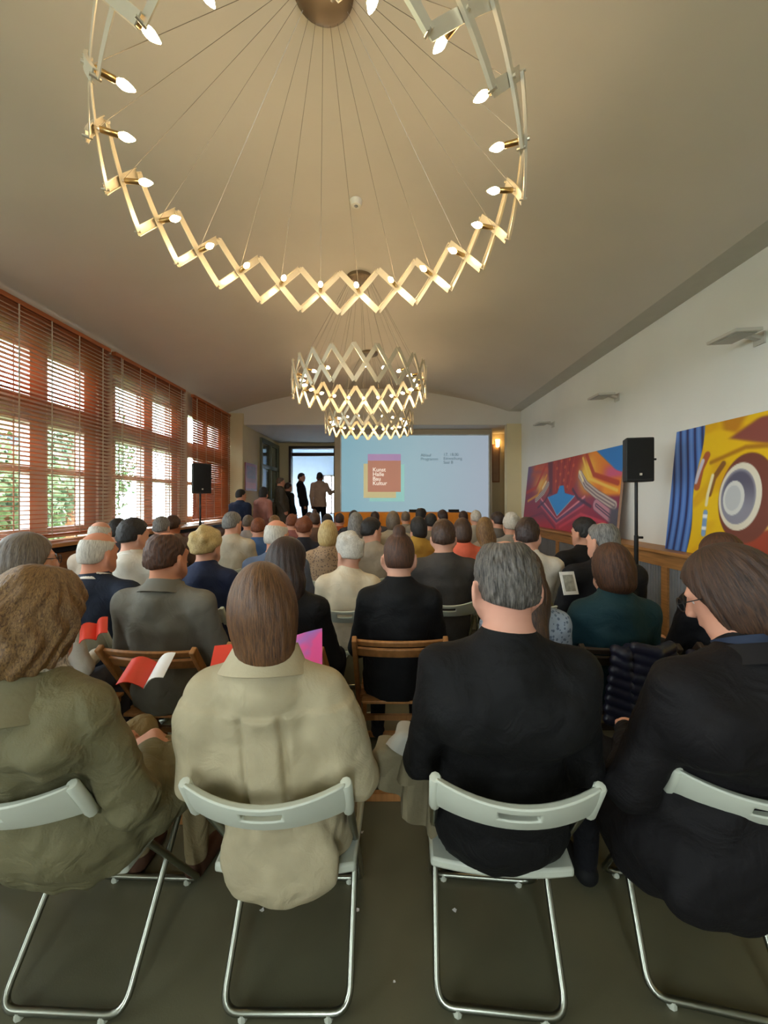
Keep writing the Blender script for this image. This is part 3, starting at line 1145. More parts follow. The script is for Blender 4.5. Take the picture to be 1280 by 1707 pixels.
def paint_yellow(U, V):
    A = 2.9
    w1, w2 = wob(U * 3, V, 1.1), wob(U * 4, V * 2, 0.2)
    img = np.zeros((*U.shape, 3)) + hexc('f0c30f')
    img = blend(img, sst(0.55, 0.9, w1) * 0.55, hexc('d99a10'))
    m, _ = stroke(U, V, [(0.14, 0.70), (0.24, 0.78), (0.34, 0.76), (0.44, 0.86)], 0.015, 0.012, A)
    img = blend(img, m * 0.8, hexc('a86a18'))
    img = blend(img, poly(U, V, [(0.16, 1.02), (0.24, 1.02), (0.21, 0.90), (0.17, 0.93)], 0.012) * 0.8, hexc('c07a1c'))
    img = blend(img, poly(U, V, [(0.19, 0.86), (0.27, 0.97), (0.44, 0.95), (0.44, 0.74), (0.30, 0.78)], 0.012), hexc('8f4a44'))
    # lower folds
    img = blend(img, poly(U, V, [(0.19, -0.02), (0.30, 0.26), (0.44, 0.34), (0.44, -0.02)], 0.012), hexc('a8452e'))
    m, _ = stroke(U, V, [(0.15, 0.10), (0.20, 0.16), (0.27, 0.18), (0.36, 0.30)], 0.012, 0.01, A)
    img = blend(img, m * 0.8, hexc('f6e07a'))
    # wheel
    du, dv = (U - 0.235) * A, V - 0.44
    r = np.hypot(du / 0.17, dv / 0.235)
    img = blend(img, 1 - sst(1.28, 1.34, np.hypot((du - 0.05) / 0.17, (dv + 0.01) / 0.235)), hexc('7a4236'))
    img = blend(img, 1 - sst(0.98, 1.02, r), hexc('e6e0cc'))
    img = blend(img, 1 - sst(0.80, 0.84, np.hypot((du + 0.012) / 0.17, (dv) / 0.235)), hexc('8f8e9c'))
    img = blend(img, sst(0.80, 0.7, np.hypot((du + 0.012) / 0.17, dv / 0.235)) * sst(-0.1, 0.12, dv), hexc('5d5c70'))
    img = blend(img, 1 - sst(0.50, 0.53, np.hypot((du + 0.045) / 0.17, (dv + 0.01) / 0.235)), hexc('d9dad6'))
    img = blend(img, (1 - sst(0.36, 0.40, np.hypot((du + 0.05) / 0.17, (dv + 0.01) / 0.235))) * 0.7, hexc('b8bcc0'))
    # handle, pendant and small organ shapes
    m, d = stroke(U, V, [(0.125, 0.76), (0.108, 0.66), (0.10, 0.52)], 0.03, 0.006, A)
    img = blend(img, m, hexc('b05a34'))
    m, d = stroke(U, V, [(0.112, 0.72), (0.100, 0.62), (0.094, 0.56)], 0.018, 0.006, A)
    img = blend(img, m, hexc('cfc9d6'))
    m, d = stroke(U, V, [(0.18, 0.68), (0.155, 0.58), (0.145, 0.46)], 0.022, 0.006, A)
    img = blend(img, m, hexc('8a5a2a'))
    m, d = stroke(U, V, [(0.150, 0.60), (0.140, 0.46), (0.138, 0.38)], 0.014, 0.006, A)
    img = blend(img, m, hexc('f2e6b4'))
    m, d = stroke(U, V, [(0.138, 0.32), (0.138, 0.16)], 0.022, 0.006, A)
    img = blend(img, m, hexc('7da0c8'))
    img = blend(img, m * sst(0.3, 0.8, np.sin(V * 70)), hexc('f0f4f4'))
    # blue drape at the far edge
    edge = 0.085 + 0.02 * V + 0.006 * np.sin(V * 9)
    bm = 1 - sst(edge - 0.002, edge + 0.002, U)
    fold = np.sin((U - 0.012 * np.sin(V * 4)) * 230 + V * 2)
    b = np.zeros_like(img) + hexc('4a78c4')
    b = blend(b, sst(0.2, 0.9, fold), hexc('28346a'))
    b = blend(b, sst(-0.3, -0.95, fold) * 0.7, hexc('6f95d8'))
    img = img * (1 - bm[..., None]) + b * bm[..., None]
    # the part of the canvas outside the photograph: plain drapery
    return np.clip(img, 0, 1)


canvas('red_painting', (2.87, 8.66, LED + 0.002), 3.52, 1.21, paint_red, 'red and orange abstract painting with blue diamond leaning on the ledge', 300, 110)
canvas('yellow_painting', (2.87, 4.22, LED + 0.002), 3.52, 1.21, paint_yellow, 'yellow abstract painting with blue drape and pale wheel leaning on the ledge', 560, 120)

# ------------------------------------------------------------------ loudspeakers on stands
def speaker(loc, rz, zc, lab_s, lab_t, tilt=0.0, hs=0.5, ws=1.0):
    st = thing('speaker_stand', (loc[0], loc[1], 0), lab_t, 'stand', 'tripod speaker stands', rz)
    MB().tube([(0, 0, 0.12), (0, 0, zc - hs / 2 + 0.02)], 0.016, 10).build('pole', M_black, st, True)
    MB().tube([(0, 0, 0.55), (0, 0, 1.1)], 0.021, 10).build('outer_tube', M_black, st, True)
    MB().lathe([(0.03, 0.52), (0.034, 0.53), (0.034, 0.60), (0.03, 0.61)], 12).build('collar', M_black, st, True)
    MB().tube([(0.02, 0, 1.08), (0.06, 0, 1.08)], 0.012, 8).build('knob', M_black, st, True)
    for k in range(3):
        a = 2 * math.pi * k / 3 + 0.5
        lg = MB().tube([(0.03 * math.cos(a), 0.03 * math.sin(a), 0.56), (0.42 * math.cos(a), 0.42 * math.sin(a), 0.02)], 0.011, 6)
        lg.tube([(0.02 * math.cos(a), 0.02 * math.sin(a), 0.16), (0.26 * math.cos(a), 0.26 * math.sin(a), 0.24)], 0.008, 6)
        lg.build('leg', M_black, st, True)
    sp = thing('loudspeaker', (loc[0], loc[1], zc - hs / 2 + 0.022), lab_s, 'loudspeaker', 'black loudspeakers on stands', rz)
    w1, w2, d = 0.145 * ws, 0.10 * ws, 0.13 * ws
    pr = [(-w1, -d), (w1, -d), (w2 + 0.02, d * 0.5), (w2 - 0.02, d), (-w2 + 0.02, d), (-w2 - 0.02, d * 0.5)]
    m = MB()
    n = len(pr)
    m.add([(x, y, 0) for x, y in pr] + [(x, y, hs) for x, y in pr], [tuple(range(n))[::-1], tuple(range(n, 2 * n))] + [(i, (i + 1) % n, n + (i + 1) % n, n + i) for i in range(n)])
    bx = bevel(m.build('cabinet', M_black, sp), 0.012, 3)
    gl = MB().sheet([[(x, -d - 0.004 - 0.012 * math.cos(x / w1 * 1.4), z) for x in np.linspace(-w1 + 0.012, w1 - 0.012, 9)] for z in (0.03, hs - 0.02)], 0.006)
    gl.build('grille', mat('speaker_grille', '101113', 0.7, bump=0.5, bscale=700), sp, True)
    MB().box((0.0, -d - 0.02, 0.07), (0.022, 0.006, 0.022)).build('badge', M_lamp, sp)
    MB().tube([(w2 + 0.03, 0, hs * 0.52), (w2 + 0.09, 0, hs * 0.52)], 0.01, 8).build('side_knob', M_black, sp, True)
    for o in (sp,):
        o.rotation_euler = (tilt, 0, rz)


speaker((2.48, 4.07), R_(-14), 1.825, 'black loudspeaker on a stand before the white wall', 'black tripod stand of the speaker beside the red painting', 0.0, 0.43, 0.86)
speaker((-3.10, 6.75), R_(38), 1.785, 'black loudspeaker on a stand beside the closed orange blind', 'black tripod stand beside the window sill', 0.0, 0.49)

# ------------------------------------------------------------------ screen, table, alcove fittings, poster
sc = thing('projection_screen', (0, 9.97, 0), 'large pale blue projection screen on the stage', 'screen')
SX0, SX1 = pxX(569, 9.976), pxX(814, 9.976)
SZ1 = pxZ(726, 9.976)
SZ0 = SZ1 - (SX1 - SX0) / 1.62
m, nt, b = newmat('projected_light')
N, L = nt.nodes, nt.links
tc = N.new('ShaderNodeTexCoord')
sp = N.new('ShaderNodeSeparateXYZ')
L.new(tc.outputs['Generated'], sp.inputs[0])
rp = N.new('ShaderNodeValToRGB')
rp.color_ramp.elements[0].color = lin('8fc3d3')
rp.color_ramp.elements[1].color = lin('b3c0d0')
e = rp.color_ramp.elements.new(0.5)
e.color = lin('a9cbd6')
L.new(sp.outputs[0], rp.inputs[0])
L.new(rp.outputs[0], b.inputs['Emission Color'])
b.inputs['Emission Strength'].default_value = 0.25
b.inputs['Base Color'].default_value = (0.12, 0.13, 0.14, 1)
MB().span((SX0, 0, SZ0), (SX1, 0.02, SZ1)).build('screen_surface', m, sc)
bd = MB()
M_whb = mat('screen_border', 'cfd6d8', 0.6)
bd.span((SX0 - 0.03, -0.005, SZ0 - 0.03), (SX0, 0.025, SZ1 + 0.03)).span((SX1, -0.005, SZ0 - 0.03), (SX1 + 0.03, 0.025, SZ1 + 0.03))
bd.span((SX0, -0.005, SZ1), (SX1, 0.025, SZ1 + 0.03)).span((SX0, -0.005, SZ0 - 0.03), (SX1, 0.025, SZ0))
bd.build('border', M_whb, sc)
Ys = 9.976


def spatch(name, x0, y0, x1, y1, col, dy, st=0.6):
    MB().span((pxX(x0, Ys), dy, pxZ(y1, Ys)), (pxX(x1, Ys), dy + 0.001, pxZ(y0, Ys))).build(name, emat('slide_' + col, col, st * 0.35), sc)


spatch('teal_square', 616, 774, 674, 836, '8fc4c0', -0.002, 0.7)
spatch('yellow_square', 606, 773, 660, 830, 'c2b98c', -0.003, 0.65)
spatch('violet_band', 613, 757, 668, 770, 'a98bb4', -0.004, 0.65)
spatch('red_square', 613, 768, 668, 820, 'b5806c', -0.005, 0.6)
tm = emat('slide_text_white', 'e6dcd0', 0.3)
td = emat('slide_text_grey', '5f7884', 0.13)
text_mesh('slide_title', 'Kunst\nHalle\nBau\nKultur', 0.135, tm, sc, (pxX(621, Ys), -0.007, pxZ(786, Ys)), (math.pi / 2, 0, 0), 0.002, 0.82)
text_mesh('slide_heading', 'Ablauf\nProgramm', 0.10, td, sc, (pxX(701, Ys), -0.004, pxZ(761, Ys)), (math.pi / 2, 0, 0), 0.0, 0.95)
text_mesh('slide_details', '17. 18.00\nEinweihung\nSaal B', 0.10, td, sc, (pxX(739, Ys), -0.004, pxZ(760, Ys)), (math.pi / 2, 0, 0), 0.0, 0.95)

tb = thing('speakers_table', (0, 9.15, STAGE), 'long table under an orange cloth before the screen', 'table')
M_orange = mat('orange_cloth', 'e08a2a', 0.8, var=0.1, bump=0.1, bscale=20)
x0, x1 = -1.15, 1.85
zt = 0.76
MB().span((x0, -0.3, zt - 0.03), (x1, 0.3, zt)).build('table_top', M_wood, tb)
fr = []
for z in (0.06, 0.3, 0.55, zt):
    fr.append([(x, -0.31 - 0.02 * math.sin(x * 22) * (1 - z / zt), z) for x in np.linspace(x0, x1, 60)])
fr.append([(x, 0.3, zt + 0.004) for x in np.linspace(x0, x1, 60)])
MB().sheet(fr, 0.004).build('tablecloth', M_orange, tb, True)
for x in (x0 + 0.1, x1 - 0.1):
    for y in (-0.24, 0.24):
        MB().span((x - 0.02, y - 0.02, 0), (x + 0.02, y + 0.02, zt - 0.03)).build('leg', M_black, tb)
for x, lb in ((691, 'black flat monitor lying on the orange table near its middle'), (757, 'black flat monitor lying on the orange table near its far end')):
    t = thing('table_monitor', (pxX(x, 9.1), 9.1, STAGE + zt + 0.006), lb, 'monitor', 'flat monitors on the orange table')
    MB().box((0, 0, 0.006), (0.22, 0.16, 0.012)).build('base', M_black, t)
    MB().box((0, 0.06, 0.03), (0.24, 0.012, 0.06), (R_(-25), 0, 0)).build('display', M_black, t)

# alcove: wall lamp and brown framed panel
sn = thing('wall_sconce', (2.86, 10.68, 2.93), 'warm glowing wall lamp in the alcove beside the screen', 'lamp')
MB().box((0, 0, 0), (0.09, 0.03, 0.16)).build('wall_plate', M_brass, sn)
MB().lathe([(0.03, -0.1), (0.045, -0.08), (0.06, 0.1)], 16).build('shade', emat('sconce_glow', 'ffc877', 4.0), sn, True, (0, -0.08, 0.0))
pf = thing('framed_panel', (pxX(826.5, 10.66), 10.66, pxZ(804, 10.66)), 'narrow brown framed panel on the alcove wall', 'picture')
hp_ = (804 - 741) / F * 10.66
MB().span((-0.10, 0, 0), (0.10, 0.03, hp_)).build('frame', M_wood_dk, pf)
MB().span((-0.075, -0.004, 0.03), (0.075, 0.01, hp_ - 0.03)).build('inset', mat('panel_inset', 'a98a6a', 0.5), pf)
po = thing('poster', (-3.305, 9.86, pxZ(818, 9.86)), 'red poster on the cream wall beside the stage', 'poster')
hpz = 45 / F * 9.86
MB().span((0, -0.42, 0), (0.012, 0.42, hpz)).build('sheet', mat('poster_red', '8e1f18', 0.5, var=0.15), po)
MB().span((0.012, -0.30, hpz * 0.45), (0.014, 0.30, hpz * 0.9)).build('printed_field', mat('poster_field', '6e2a30', 0.5, var=0.5, nscale=9), po)
MB().span((0.012, -0.36, hpz * 0.08), (0.014, 0.36, hpz * 0.30)).build('printed_band', mat('poster_band', 'b02a1c', 0.5), po)

# ------------------------------------------------------------------ chairs
M_cplast = mat('chair_plastic', 'c6c9b8', 0.4, var=0.03, spec=0.45)
M_cwood = mat('chair_wood', 'a4703f', 0.42, var=0.22, nscale=6, stretch=(7, 7, 0.8), bump=0.06)
M_cdark = mat('chair_wood_dark', '3a2c22', 0.45, var=0.2, nscale=6)


def arc_pts(ctrl, n=6, r=0.06):
    """polyline with rounded corners"""
    P = [Vector(p) for p in ctrl]
    out = [P[0]]
    for a, b, c in zip(P[:-2], P[1:-1], P[2:]):
        u, v = (a - b).normalized(), (c - b).normalized()
        p, q = b + u * r, b + v * r
        for i in range(n + 1):
            t = i / n
            out.append(p * (1 - t) ** 2 + b * 2 * t * (1 - t) + q * t * t)
    out.append(P[-1])
    return out


def white_chair():
    root = bpy.data.objects.new('folding_chair', None)
    C.objects.link(root)
    # backrest: a curved shell bulging backwards, hand slot in its middle
    yb, zb = -0.335, 0.765
    up = Vector((0, -0.50, 0.86)).normalized()

    def bp(u, v, off=0.0):
        # u in -1..1 across, v in 0..1 up
        half = 0.188
        hgt = 0.122 - 0.026 * (1 - u * u)
        y = yb - 0.052 * (1 - u * u)
        z0 = 0.69 - 0.008 * (1 - u * u)
        p = Vector((u * half, y, z0)) + up * (v * hgt)
        p.y += off
        return p
    us = np.linspace(-1, 1, 17)
    rows_in = [[bp(u, v, 0.011) for u in us] for v in np.linspace(0, 1, 5)]
    rows_out = [[bp(u, v, -0.011 - 0.005 * math.sin(v * math.pi)) for u in us] for v in np.linspace(0, 1, 5)]
    K, Rn = len(us), 5
    m = MB()
    vs = [p for r in rows_out for p in r] + [p for r in rows_in for p in r]
    o = K * Rn
    slot = {(3, k) for k in (7, 8)} | {(2, 7), (2, 8)}
    fs = []
    for i in range(Rn - 1):
        for k in range(K - 1):
            if i == 2 and k in (6, 7, 8, 9):
                continue
            q = (i * K + k, i * K + k + 1, (i + 1) * K + k + 1, (i + 1) * K + k)
            fs += [q, tuple(j + o for j in q[::-1])]
    ed = list(range(K)) + [i * K + K - 1 for i in range(1, Rn)] + [(Rn - 1) * K + k for k in range(K - 2, -1, -1)] + [i * K for i in range(Rn - 2, 0, -1)]
    for a, b in zip(ed, ed[1:] + ed[:1]):
        fs.append((b, a, a + o, b + o))
    hole = [2 * K + k for k in range(6, 11)] + [3 * K + k for k in range(10, 5, -1)]
    for a, b in zip(hole, hole[1:] + hole[:1]):
        fs.append((a, b, b + o, a + o))
    m.add(vs, fs)
    bk = m.build('backrest', M_cplast, root, True)
    bevel(bk, 0.005, 2)
    # end caps that grip the tubes
    for s in (-1, 1):
        MB().tube([bp(s, -0.12, 0.0), bp(s, -0.09, 0), bp(s, 0.0, 0.0), bp(s, 0.94, 0.0), bp(s, 0.985, 0), bp(s, 1.0, 0)], [0.008, 0.0135, 0.0155, 0.0150, 0.012, 0.006], 10).build('backrest_end', M_cplast, root, True)
    # seat shell
    def spt(u, w_, dz):
        x = u * (0.195 + 0.012 * w_)
        y = -0.215 + 0.385 * w_ + (-0.018 * (1 - u * u) if w_ < 0.5 else 0.02 * (1 - u * u))
        z = 0.445 + 0.012 * w_ - 0.016 * (1 - u ** 4) * math.sin(math.pi * min(1, w_ * 1.0)) + dz
        return (x, y, z)
    r = [[spt(u, w_, 0) for u in np.linspace(-1, 1, 13)] for w_ in np.linspace(0, 1, 9)]
    se = MB().sheet(r, 0.026).build('seat', M_cplast, root, True)
    bevel(se, 0.007, 2)
    # front frame: tube from the backrest straight down to the front feet bar
    a = Vector((0.188, -0.385, 0.775))
    bpt = Vector((0.188, 0.205, 0.018))
    pts = arc_pts([(-0.188, a.y, a.z), (-0.188, bpt.y, bpt.z), (0.188, bpt.y, bpt.z), (0.188, a.y, a.z)], 6, 0.05)
    MB().tube(pts, 0.0105, 10).build('front_frame', M_chrome, root, True)
    # rear frame: from under the seat to the rear feet bar
    pts = arc_pts([(-0.178, 0.13, 0.425), (-0.178, -0.205, 0.018), (0.178, -0.205, 0.018), (0.178, 0.13, 0.425)], 6, 0.05)
    MB().tube(pts, 0.0105, 10).build('rear_frame', M_chrome, root, True)
    fcm = MB().lathe([(0.013, 0), (0.014, 0.004), (0.012, 0.02)], 8).mesh('foot_cap', M_cplast, True)
    for x, y in ((-0.12, -0.205), (0.12, -0.205), (-0.14, 0.205), (0.14, 0.205)):
        inst('foot_cap', fcm, root, (x, y, 0))
    MB().tube([(-0.178, 0.12, 0.41), (0.178, 0.12, 0.41)], 0.008, 8).build('cross_rod', M_chrome, root, True)
    return root


def wood_chair(mw):
    root = bpy.data.objects.new('wooden_chair', None)
    C.objects.link(root)
    t0, t1 = (-0.33, 0.80), (0.24, 0.0)          # post: top (y, z) to front foot
    for s in (-1, 1):
        bevel(MB().bar((s * 0.215, t0[0], t0[1]), (s * 0.215, t1[0], t1[1]), 0.024, 0.036).build('post', mw, root), 0.005)
        bevel(MB().bar((s * 0.185, 0.15, 0.43), (s * 0.185, -0.27, 0.02), 0.022, 0.034).build('rear_leg', mw, root), 0.004)
    d = Vector((0, t1[0] - t0[0], t1[1] - t0[1])).normalized()
    for z, hgt in ((0.772, 0.034), (0.715, 0.058)):
        f = (t0[1] - z) / t0[1]
        y = t0[0] + (t1[0] - t0[0]) * f
        rows = []
        for v in (-0.5, 0.5):
            rows.append([Vector((x, y - 0.030 * (1 - (x / 0.21) ** 2), z)) - d * (v * hgt) for x in np.linspace(-0.21, 0.21, 9)])
        bevel(MB().sheet(rows, 0.014).build('back_slat', mw, root, True), 0.003)
    for k in range(6):
        bevel(MB().box((0, -0.19 + k * 0.068, 0.445), (0.40 if k else 0.37, 0.060, 0.016)).build('seat_slat', mw, root), 0.004)
    MB().bar((-0.185, -0.15, 0.43), (-0.185, 0.16, 0.43), 0.02, 0.03).build('seat_rail', mw, root)
    MB().bar((0.185, -0.15, 0.43), (0.185, 0.16, 0.43), 0.02, 0.03).build('seat_rail', mw, root)
    MB().bar((-0.2, -0.27, 0.02), (0.2, -0.27, 0.02), 0.03, 0.035).build('floor_bar', mw, root)
    MB().bar((-0.215, 0.09, 0.21), (0.215, 0.09, 0.21), 0.02, 0.03).build('stretcher', mw, root)
    MB().bar((-0.215, 0.235, 0.03), (0.215, 0.235, 0.03), 0.02, 0.03).build('stretcher', mw, root)
    return root


PROTO = {}


def place_chair(kind, x, y, rz, label):
    grp = {'w': 'white folding chairs', 'b': 'brown wooden folding chairs', 'd': 'dark wooden folding chairs'}[kind]
    if kind not in PROTO:
        o = white_chair() if kind == 'w' else wood_chair(M_cwood if kind == 'b' else M_cdark)
        PROTO[kind] = o
    else:
        o = copy_tree(PROTO[kind])
    o.location = (x, y, 0)
    o.rotation_euler = (0, 0, rz)
    o.empty_display_size = 0.1
    return tag(o, label, 'chair', grp)

# ------------------------------------------------------------------ people
SKIN = 'd0a088'
HAIR = {
    'brown': ('261711', '5a3d29'), 'dkbrown': ('1d130f', '45302a'), 'black': ('0d0b0b', '2a2523'), 'ltbrown': ('4e341f', 'a5804f'),
    'grey': ('3f3d3c', '9a9791'), 'saltpepper': ('211c18', '7a7269'), 'white': ('a79f92', 'e6e0d4'), 'blonde': ('9a7c46', 'dcc48a'),
    'red': ('4a2214', '96552e'), 'greybrown': ('453a30', '857562'), 'copper': ('2a1810', '663f26'), 'sleek': ('3f2614', '7d5530'),
}


def hairline(y, style):
    if style in ('short', 'balding', 'bald', 'bun', 'curly'):
        return np.interp(y, [-0.12, -0.06, -0.03, -0.012, 0.012, 0.03, 0.07, 0.12], [-0.070, -0.070, -0.058, -0.02, -0.006, 0.02, 0.058, 0.075])
    return np.interp(y, [-0.12, 0.0, 0.03, 0.05, 0.09, 0.13], [-9, -9, -9, -0.06, 0.05, 0.07])


def vnoise(P, f, seed):
    a, b, c = seed * 1.3, seed * 2.1, seed * 0.7
    x, y, z = P[..., 0] * f, P[..., 1] * f, P[..., 2] * f
    return (np.sin(x + 1.7 * np.sin(z * 0.8 + a) + b) * np.sin(z * 1.1 + 1.5 * np.sin(x * 0.7 + y + c) + a)
            + 0.6 * np.sin(y * 1.6 + z * 0.9 + c + 1.2 * np.sin(x * 1.3 + b))) / 1.6


PEOPLE = []
EYE = MB().lathe([(0.001, 0.0112), (0.0042, 0.0104), (0.0046, 0.0101), (0.0085, 0.0072), (0.0112, 0.0), (0.0085, -0.0072), (0.001, -0.0112)], 12, Matrix.Rotation(R_(-90), 4, 'X')).mesh('eye', mat('eye_white', 'd8d0c8', 0.2, var=0.02), True)
EYE.materials.append(mat('eye_iris', '2a1c14', 0.15, var=0.05))
for pg in EYE.polygons:
    if pg.center.y > 0.0100:
        pg.material_index = 1


def person(label, px, py, Y, top='222222', bottom='23262e', shoe='1c1a19', skin=SKIN, hair='brown', style='short', sex='m',
           yaw=0.0, hyaw=0.0, hpitch=-6.0, hroll=0.0, hy=-0.07, fwd=0.045, res=0.016, hres=0.010, folds=0.004, pattern=None, puff=0.0,
           stand=None, hs=None, extra=None, post=None, wide=1.0, sx=None, head_dy=0.0, hvol=1.0, wrinkle=0.35, arms=None, elbow=0.0, lx=0.0, knee=0.36, drop=0.018):
    """px, py = where the crown of the head shows (px), Y = its distance; stand = floor height for a standing figure"""
    hs = hs or (1.0 if sex == 'm' else 0.965)
    X, zt = pxX(px, Y), pxZ(py, Y)
    th = {'bald': 0.004, 'balding': 0.009, 'short': 0.012, 'bun': 0.010, 'curly': 0.020, 'bob': 0.016, 'wavy': 0.02, 'long': 0.014, 'sleek': 0.012}[style] * hvol
    yawr = R_(yaw)
    cr, sr_ = math.cos(yawr), math.sin(yawr)
    o = Vector((X - lx + sr_ * hy, Y - cr * hy, 0))
    base = 0.0
    if stand is not None:
        base = stand
        zt_l = zt - base
        sB = zt_l / 1.75
    else:
        zt_l = zt
    hc = np.array([0, hy, zt_l - 0.107 * hs - th])
    HM = np.array((Euler((R_(hpitch), R_(hroll), R_(hyaw))).to_matrix()))

    def hl(p):
        return hc + HM @ (np.array(p) * hs)
    f = Field()
    zC = hc[2] - 0.150 * hs
    yC = hy - fwd
    zS = zC - 0.062 - drop
    sw = (0.172 if sex == 'm' else 0.150) * wide
    k_ = 1.0 if sex == 'm' else 0.9
    if stand is None:
        B = (0, 0.0, 0.475)
        T = (0, yC, zC)
        f.torso(B, T, [0, 0.12, 0.3, 0.5, 0.72, 0.86, 0.95, 1.0],
                np.array([0.185, 0.188, 0.165, 0.163, 0.178, 0.165, 0.105, 0.062]) * (wide * (0.96 if sex == 'f' else 1.0)) + puff,
                np.array([0.125, 0.13, 0.118, 0.115, 0.118, 0.098, 0.070, 0.052]) * (0.5 + 0.5 * wide) + puff * 0.8, 'top', 0.02)
    else:
        q = zt_l / 1.75
        B = (0, 0.0, 0.86 * q)
        T = (0, yC, zC)
        f.torso(B, T, [0, 0.15, 0.35, 0.7, 0.86, 0.95, 1.0], np.array([0.165, 0.165, 0.15, 0.175, 0.16, 0.105, 0.06]) * wide + puff,
                np.array([0.11, 0.115, 0.105, 0.115, 0.095, 0.07, 0.05]) + puff, 'top', 0.02)
    for s in (-1, 1):
        sh = (s * sw, yC + 0.012, zS)
        f.cone((s * 0.045, yC + 0.005, zC - 0.035), sh, 0.05 + puff * 0.6, 0.055 * k_ + puff, 'top', 0.05)
        if stand is None:
            el = (s * (sw + 0.062 + elbow), yC + 0.085, zS - 0.275 * (zt_l / 1.32))
            wr = (s * 0.105, yC + 0.33, max(0.635, zS - 0.30))
            ha = (s * 0.055, yC + 0.40, max(0.625, zS - 0.31))
        else:
            el = (s * (sw + 0.05), yC + 0.0, zS - 0.29 * q)
            wr = (s * (sw + 0.045), yC + 0.10, zS - 0.53 * q)
            ha = (s * (sw + 0.035), yC + 0.13, zS - 0.61 * q)
        if arms and s in arms:
            el, wr, ha = arms[s]
        f.cone(sh, el, 0.056 * k_ + puff, 0.045 * k_ + puff, 'top', 0.03)
        f.cone(el, wr, 0.045 * k_ + puff, 0.031 * k_ + puff * 0.6, 'top', 0.02)
        dv = np.array(ha) - np.array(wr)
        dv = dv / (np.linalg.norm(dv) + 1e-9)
        wr2 = np.array(wr) + dv * 0.02
        f.cone(wr2, ha, 0.026, 0.036, 'skin', 0.015, (1, 1, 1.3))
        if res <= 0.0105:
            side = np.cross(dv, (0, 0, 1))
            side /= np.linalg.norm(side) + 1e-9
            up = np.cross(side, dv)
            for i, (off, ln) in enumerate(((-0.030, 0.060), (-0.010, 0.072), (0.010, 0.068), (0.030, 0.052))):
                a = np.array(ha) + side * off + dv * 0.015
                b = a + dv * ln * 0.6 - up * 0.012
                c_ = b + dv * ln * 0.35 - up * 0.03
                f.cone(a, b, 0.0105, 0.0095, 'skin', 0.006)
                f.cone(b, c_, 0.0095, 0.008, 'skin', 0.006)
            a = np.array(ha) - side * s * 0.035 - dv * 0.02
            b = a - side * s * 0.022 + dv * 0.04 - up * 0.008
            f.cone(a, b, 0.012, 0.010, 'skin', 0.008)
        if stand is None:
            f.cone((s * 0.085, 0.0, 0.535), (s * 0.115, knee, 0.535), 0.088 * k_, 0.062, 'bot', 0.04)
            f.cone((s * 0.115, knee, 0.535), (s * 0.118, knee * 1.3 - 0.12, 0.10), 0.060, 0.042, 'bot', 0.03)
            f.cone((s * 0.118, knee * 1.3 - 0.125, 0.045), (s * 0.130, knee * 1.3 + 0.01, 0.035), 0.042, 0.034, 'shoe', 0.015)
        else:
            f.cone((s * 0.085, 0, 0.86 * q), (s * 0.095, 0.02, 0.47 * q), 0.088 * k_, 0.062, 'bot', 0.04)
            f.cone((s * 0.095, 0.02, 0.47 * q), (s * 0.10, -0.01, 0.09), 0.060, 0.042, 'bot', 0.03)
            f.cone((s * 0.10, -0.02, 0.045), (s * 0.115, 0.13, 0.035), 0.042, 0.034, 'shoe', 0.015)
    f.cone((0, yC - 0.004, zC - 0.06), (0, yC + 0.010, zC - 0.014), 0.092 + puff * 0.5, 0.070 + puff * 0.3, 'top', 0.03)
    # neck and head
    f.cone((0, yC + 0.012, zC - 0.03), hl((0, -0.022, -0.07)), 0.060 * k_, 0.056 * k_, 'skin', 0.022)
    f.ell(hl((0, -0.010, 0.012)), np.array((0.074, 0.094, 0.090)) * hs, 'skin', 0.02, HM)
    f.ell(hl((0, 0.030, -0.045)), np.array((0.060, 0.064, 0.074)) * hs, 'skin', 0.03, HM)
    f.ell(hl((0, 0.056, -0.103)), np.array((0.034, 0.032, 0.022)) * hs, 'skin', 0.03, HM)
    f.cone(hl((0, 0.094, -0.008)), hl((0, 0.110, -0.045)), 0.008, 0.013, 'skin', 0.012)
    f.cone(hl((-0.034, 0.080, 0.008)), hl((0.034, 0.080, 0.008)), 0.013, 0.013, 'skin', 0.012)
    f.ell(hl((0, 0.092, -0.074)), np.array((0.024, 0.010, 0.009)) * hs, 'skin', 0.01, HM)
    for s in (-1, 1):
        f.ell(hl((s * 0.033, 0.095, -0.012)), np.array((0.014, 0.012, 0.008)) * hs, 'skin', 0.01, HM, True)
        eM = HM @ np.array(Euler((R_(-12), 0, R_(s * 34))).to_matrix())
        ev = 0.083 if style in ('short', 'balding', 'bald', 'bun', 'curly') else 0.070
        f.ell(hl((s * ev, -0.010, -0.030)), np.array((0.009, 0.024, 0.034)) * hs, 'skin', 0.008, eM)
        f.cone(hl((s * 0.040, 0.055, -0.090)), hl((s * 0.062, 0.005, -0.065)), 0.020, 0.022, 'skin', 0.03)
    if extra:
        extra(f, dict(yC=yC, zC=zC, zS=zS, sw=sw, hc=hc, hl=hl))
    seed = (px * 7 + py) % 29 + 0.37

    def pp(V, P):
        w_ = sst(zC - 0.01, zC - 0.06, P[..., 2]) * sst(0.2, 0.3, P[..., 2])
        fl = folds * vnoise(P, 24, seed) + folds * 0.7 * vnoise(P, 47, seed + 3)
        V = V - fl * w_
        if post:
            V = post(V, P)
        return V
    me = f.mesh('person', res, pp, zmin=0.0)
    me.materials.append(bodymat(skin, top, bottom, shoe, pattern, wrinkle))
    ob = bpy.data.objects.new('person', me)
    C.objects.link(ob)
    ob.location = (o.x, o.y, base)
    ob.rotation_euler = (0, 0, yawr)
    tag(ob, label, 'person', 'people in the audience' if stand is None else 'people standing by the stage')
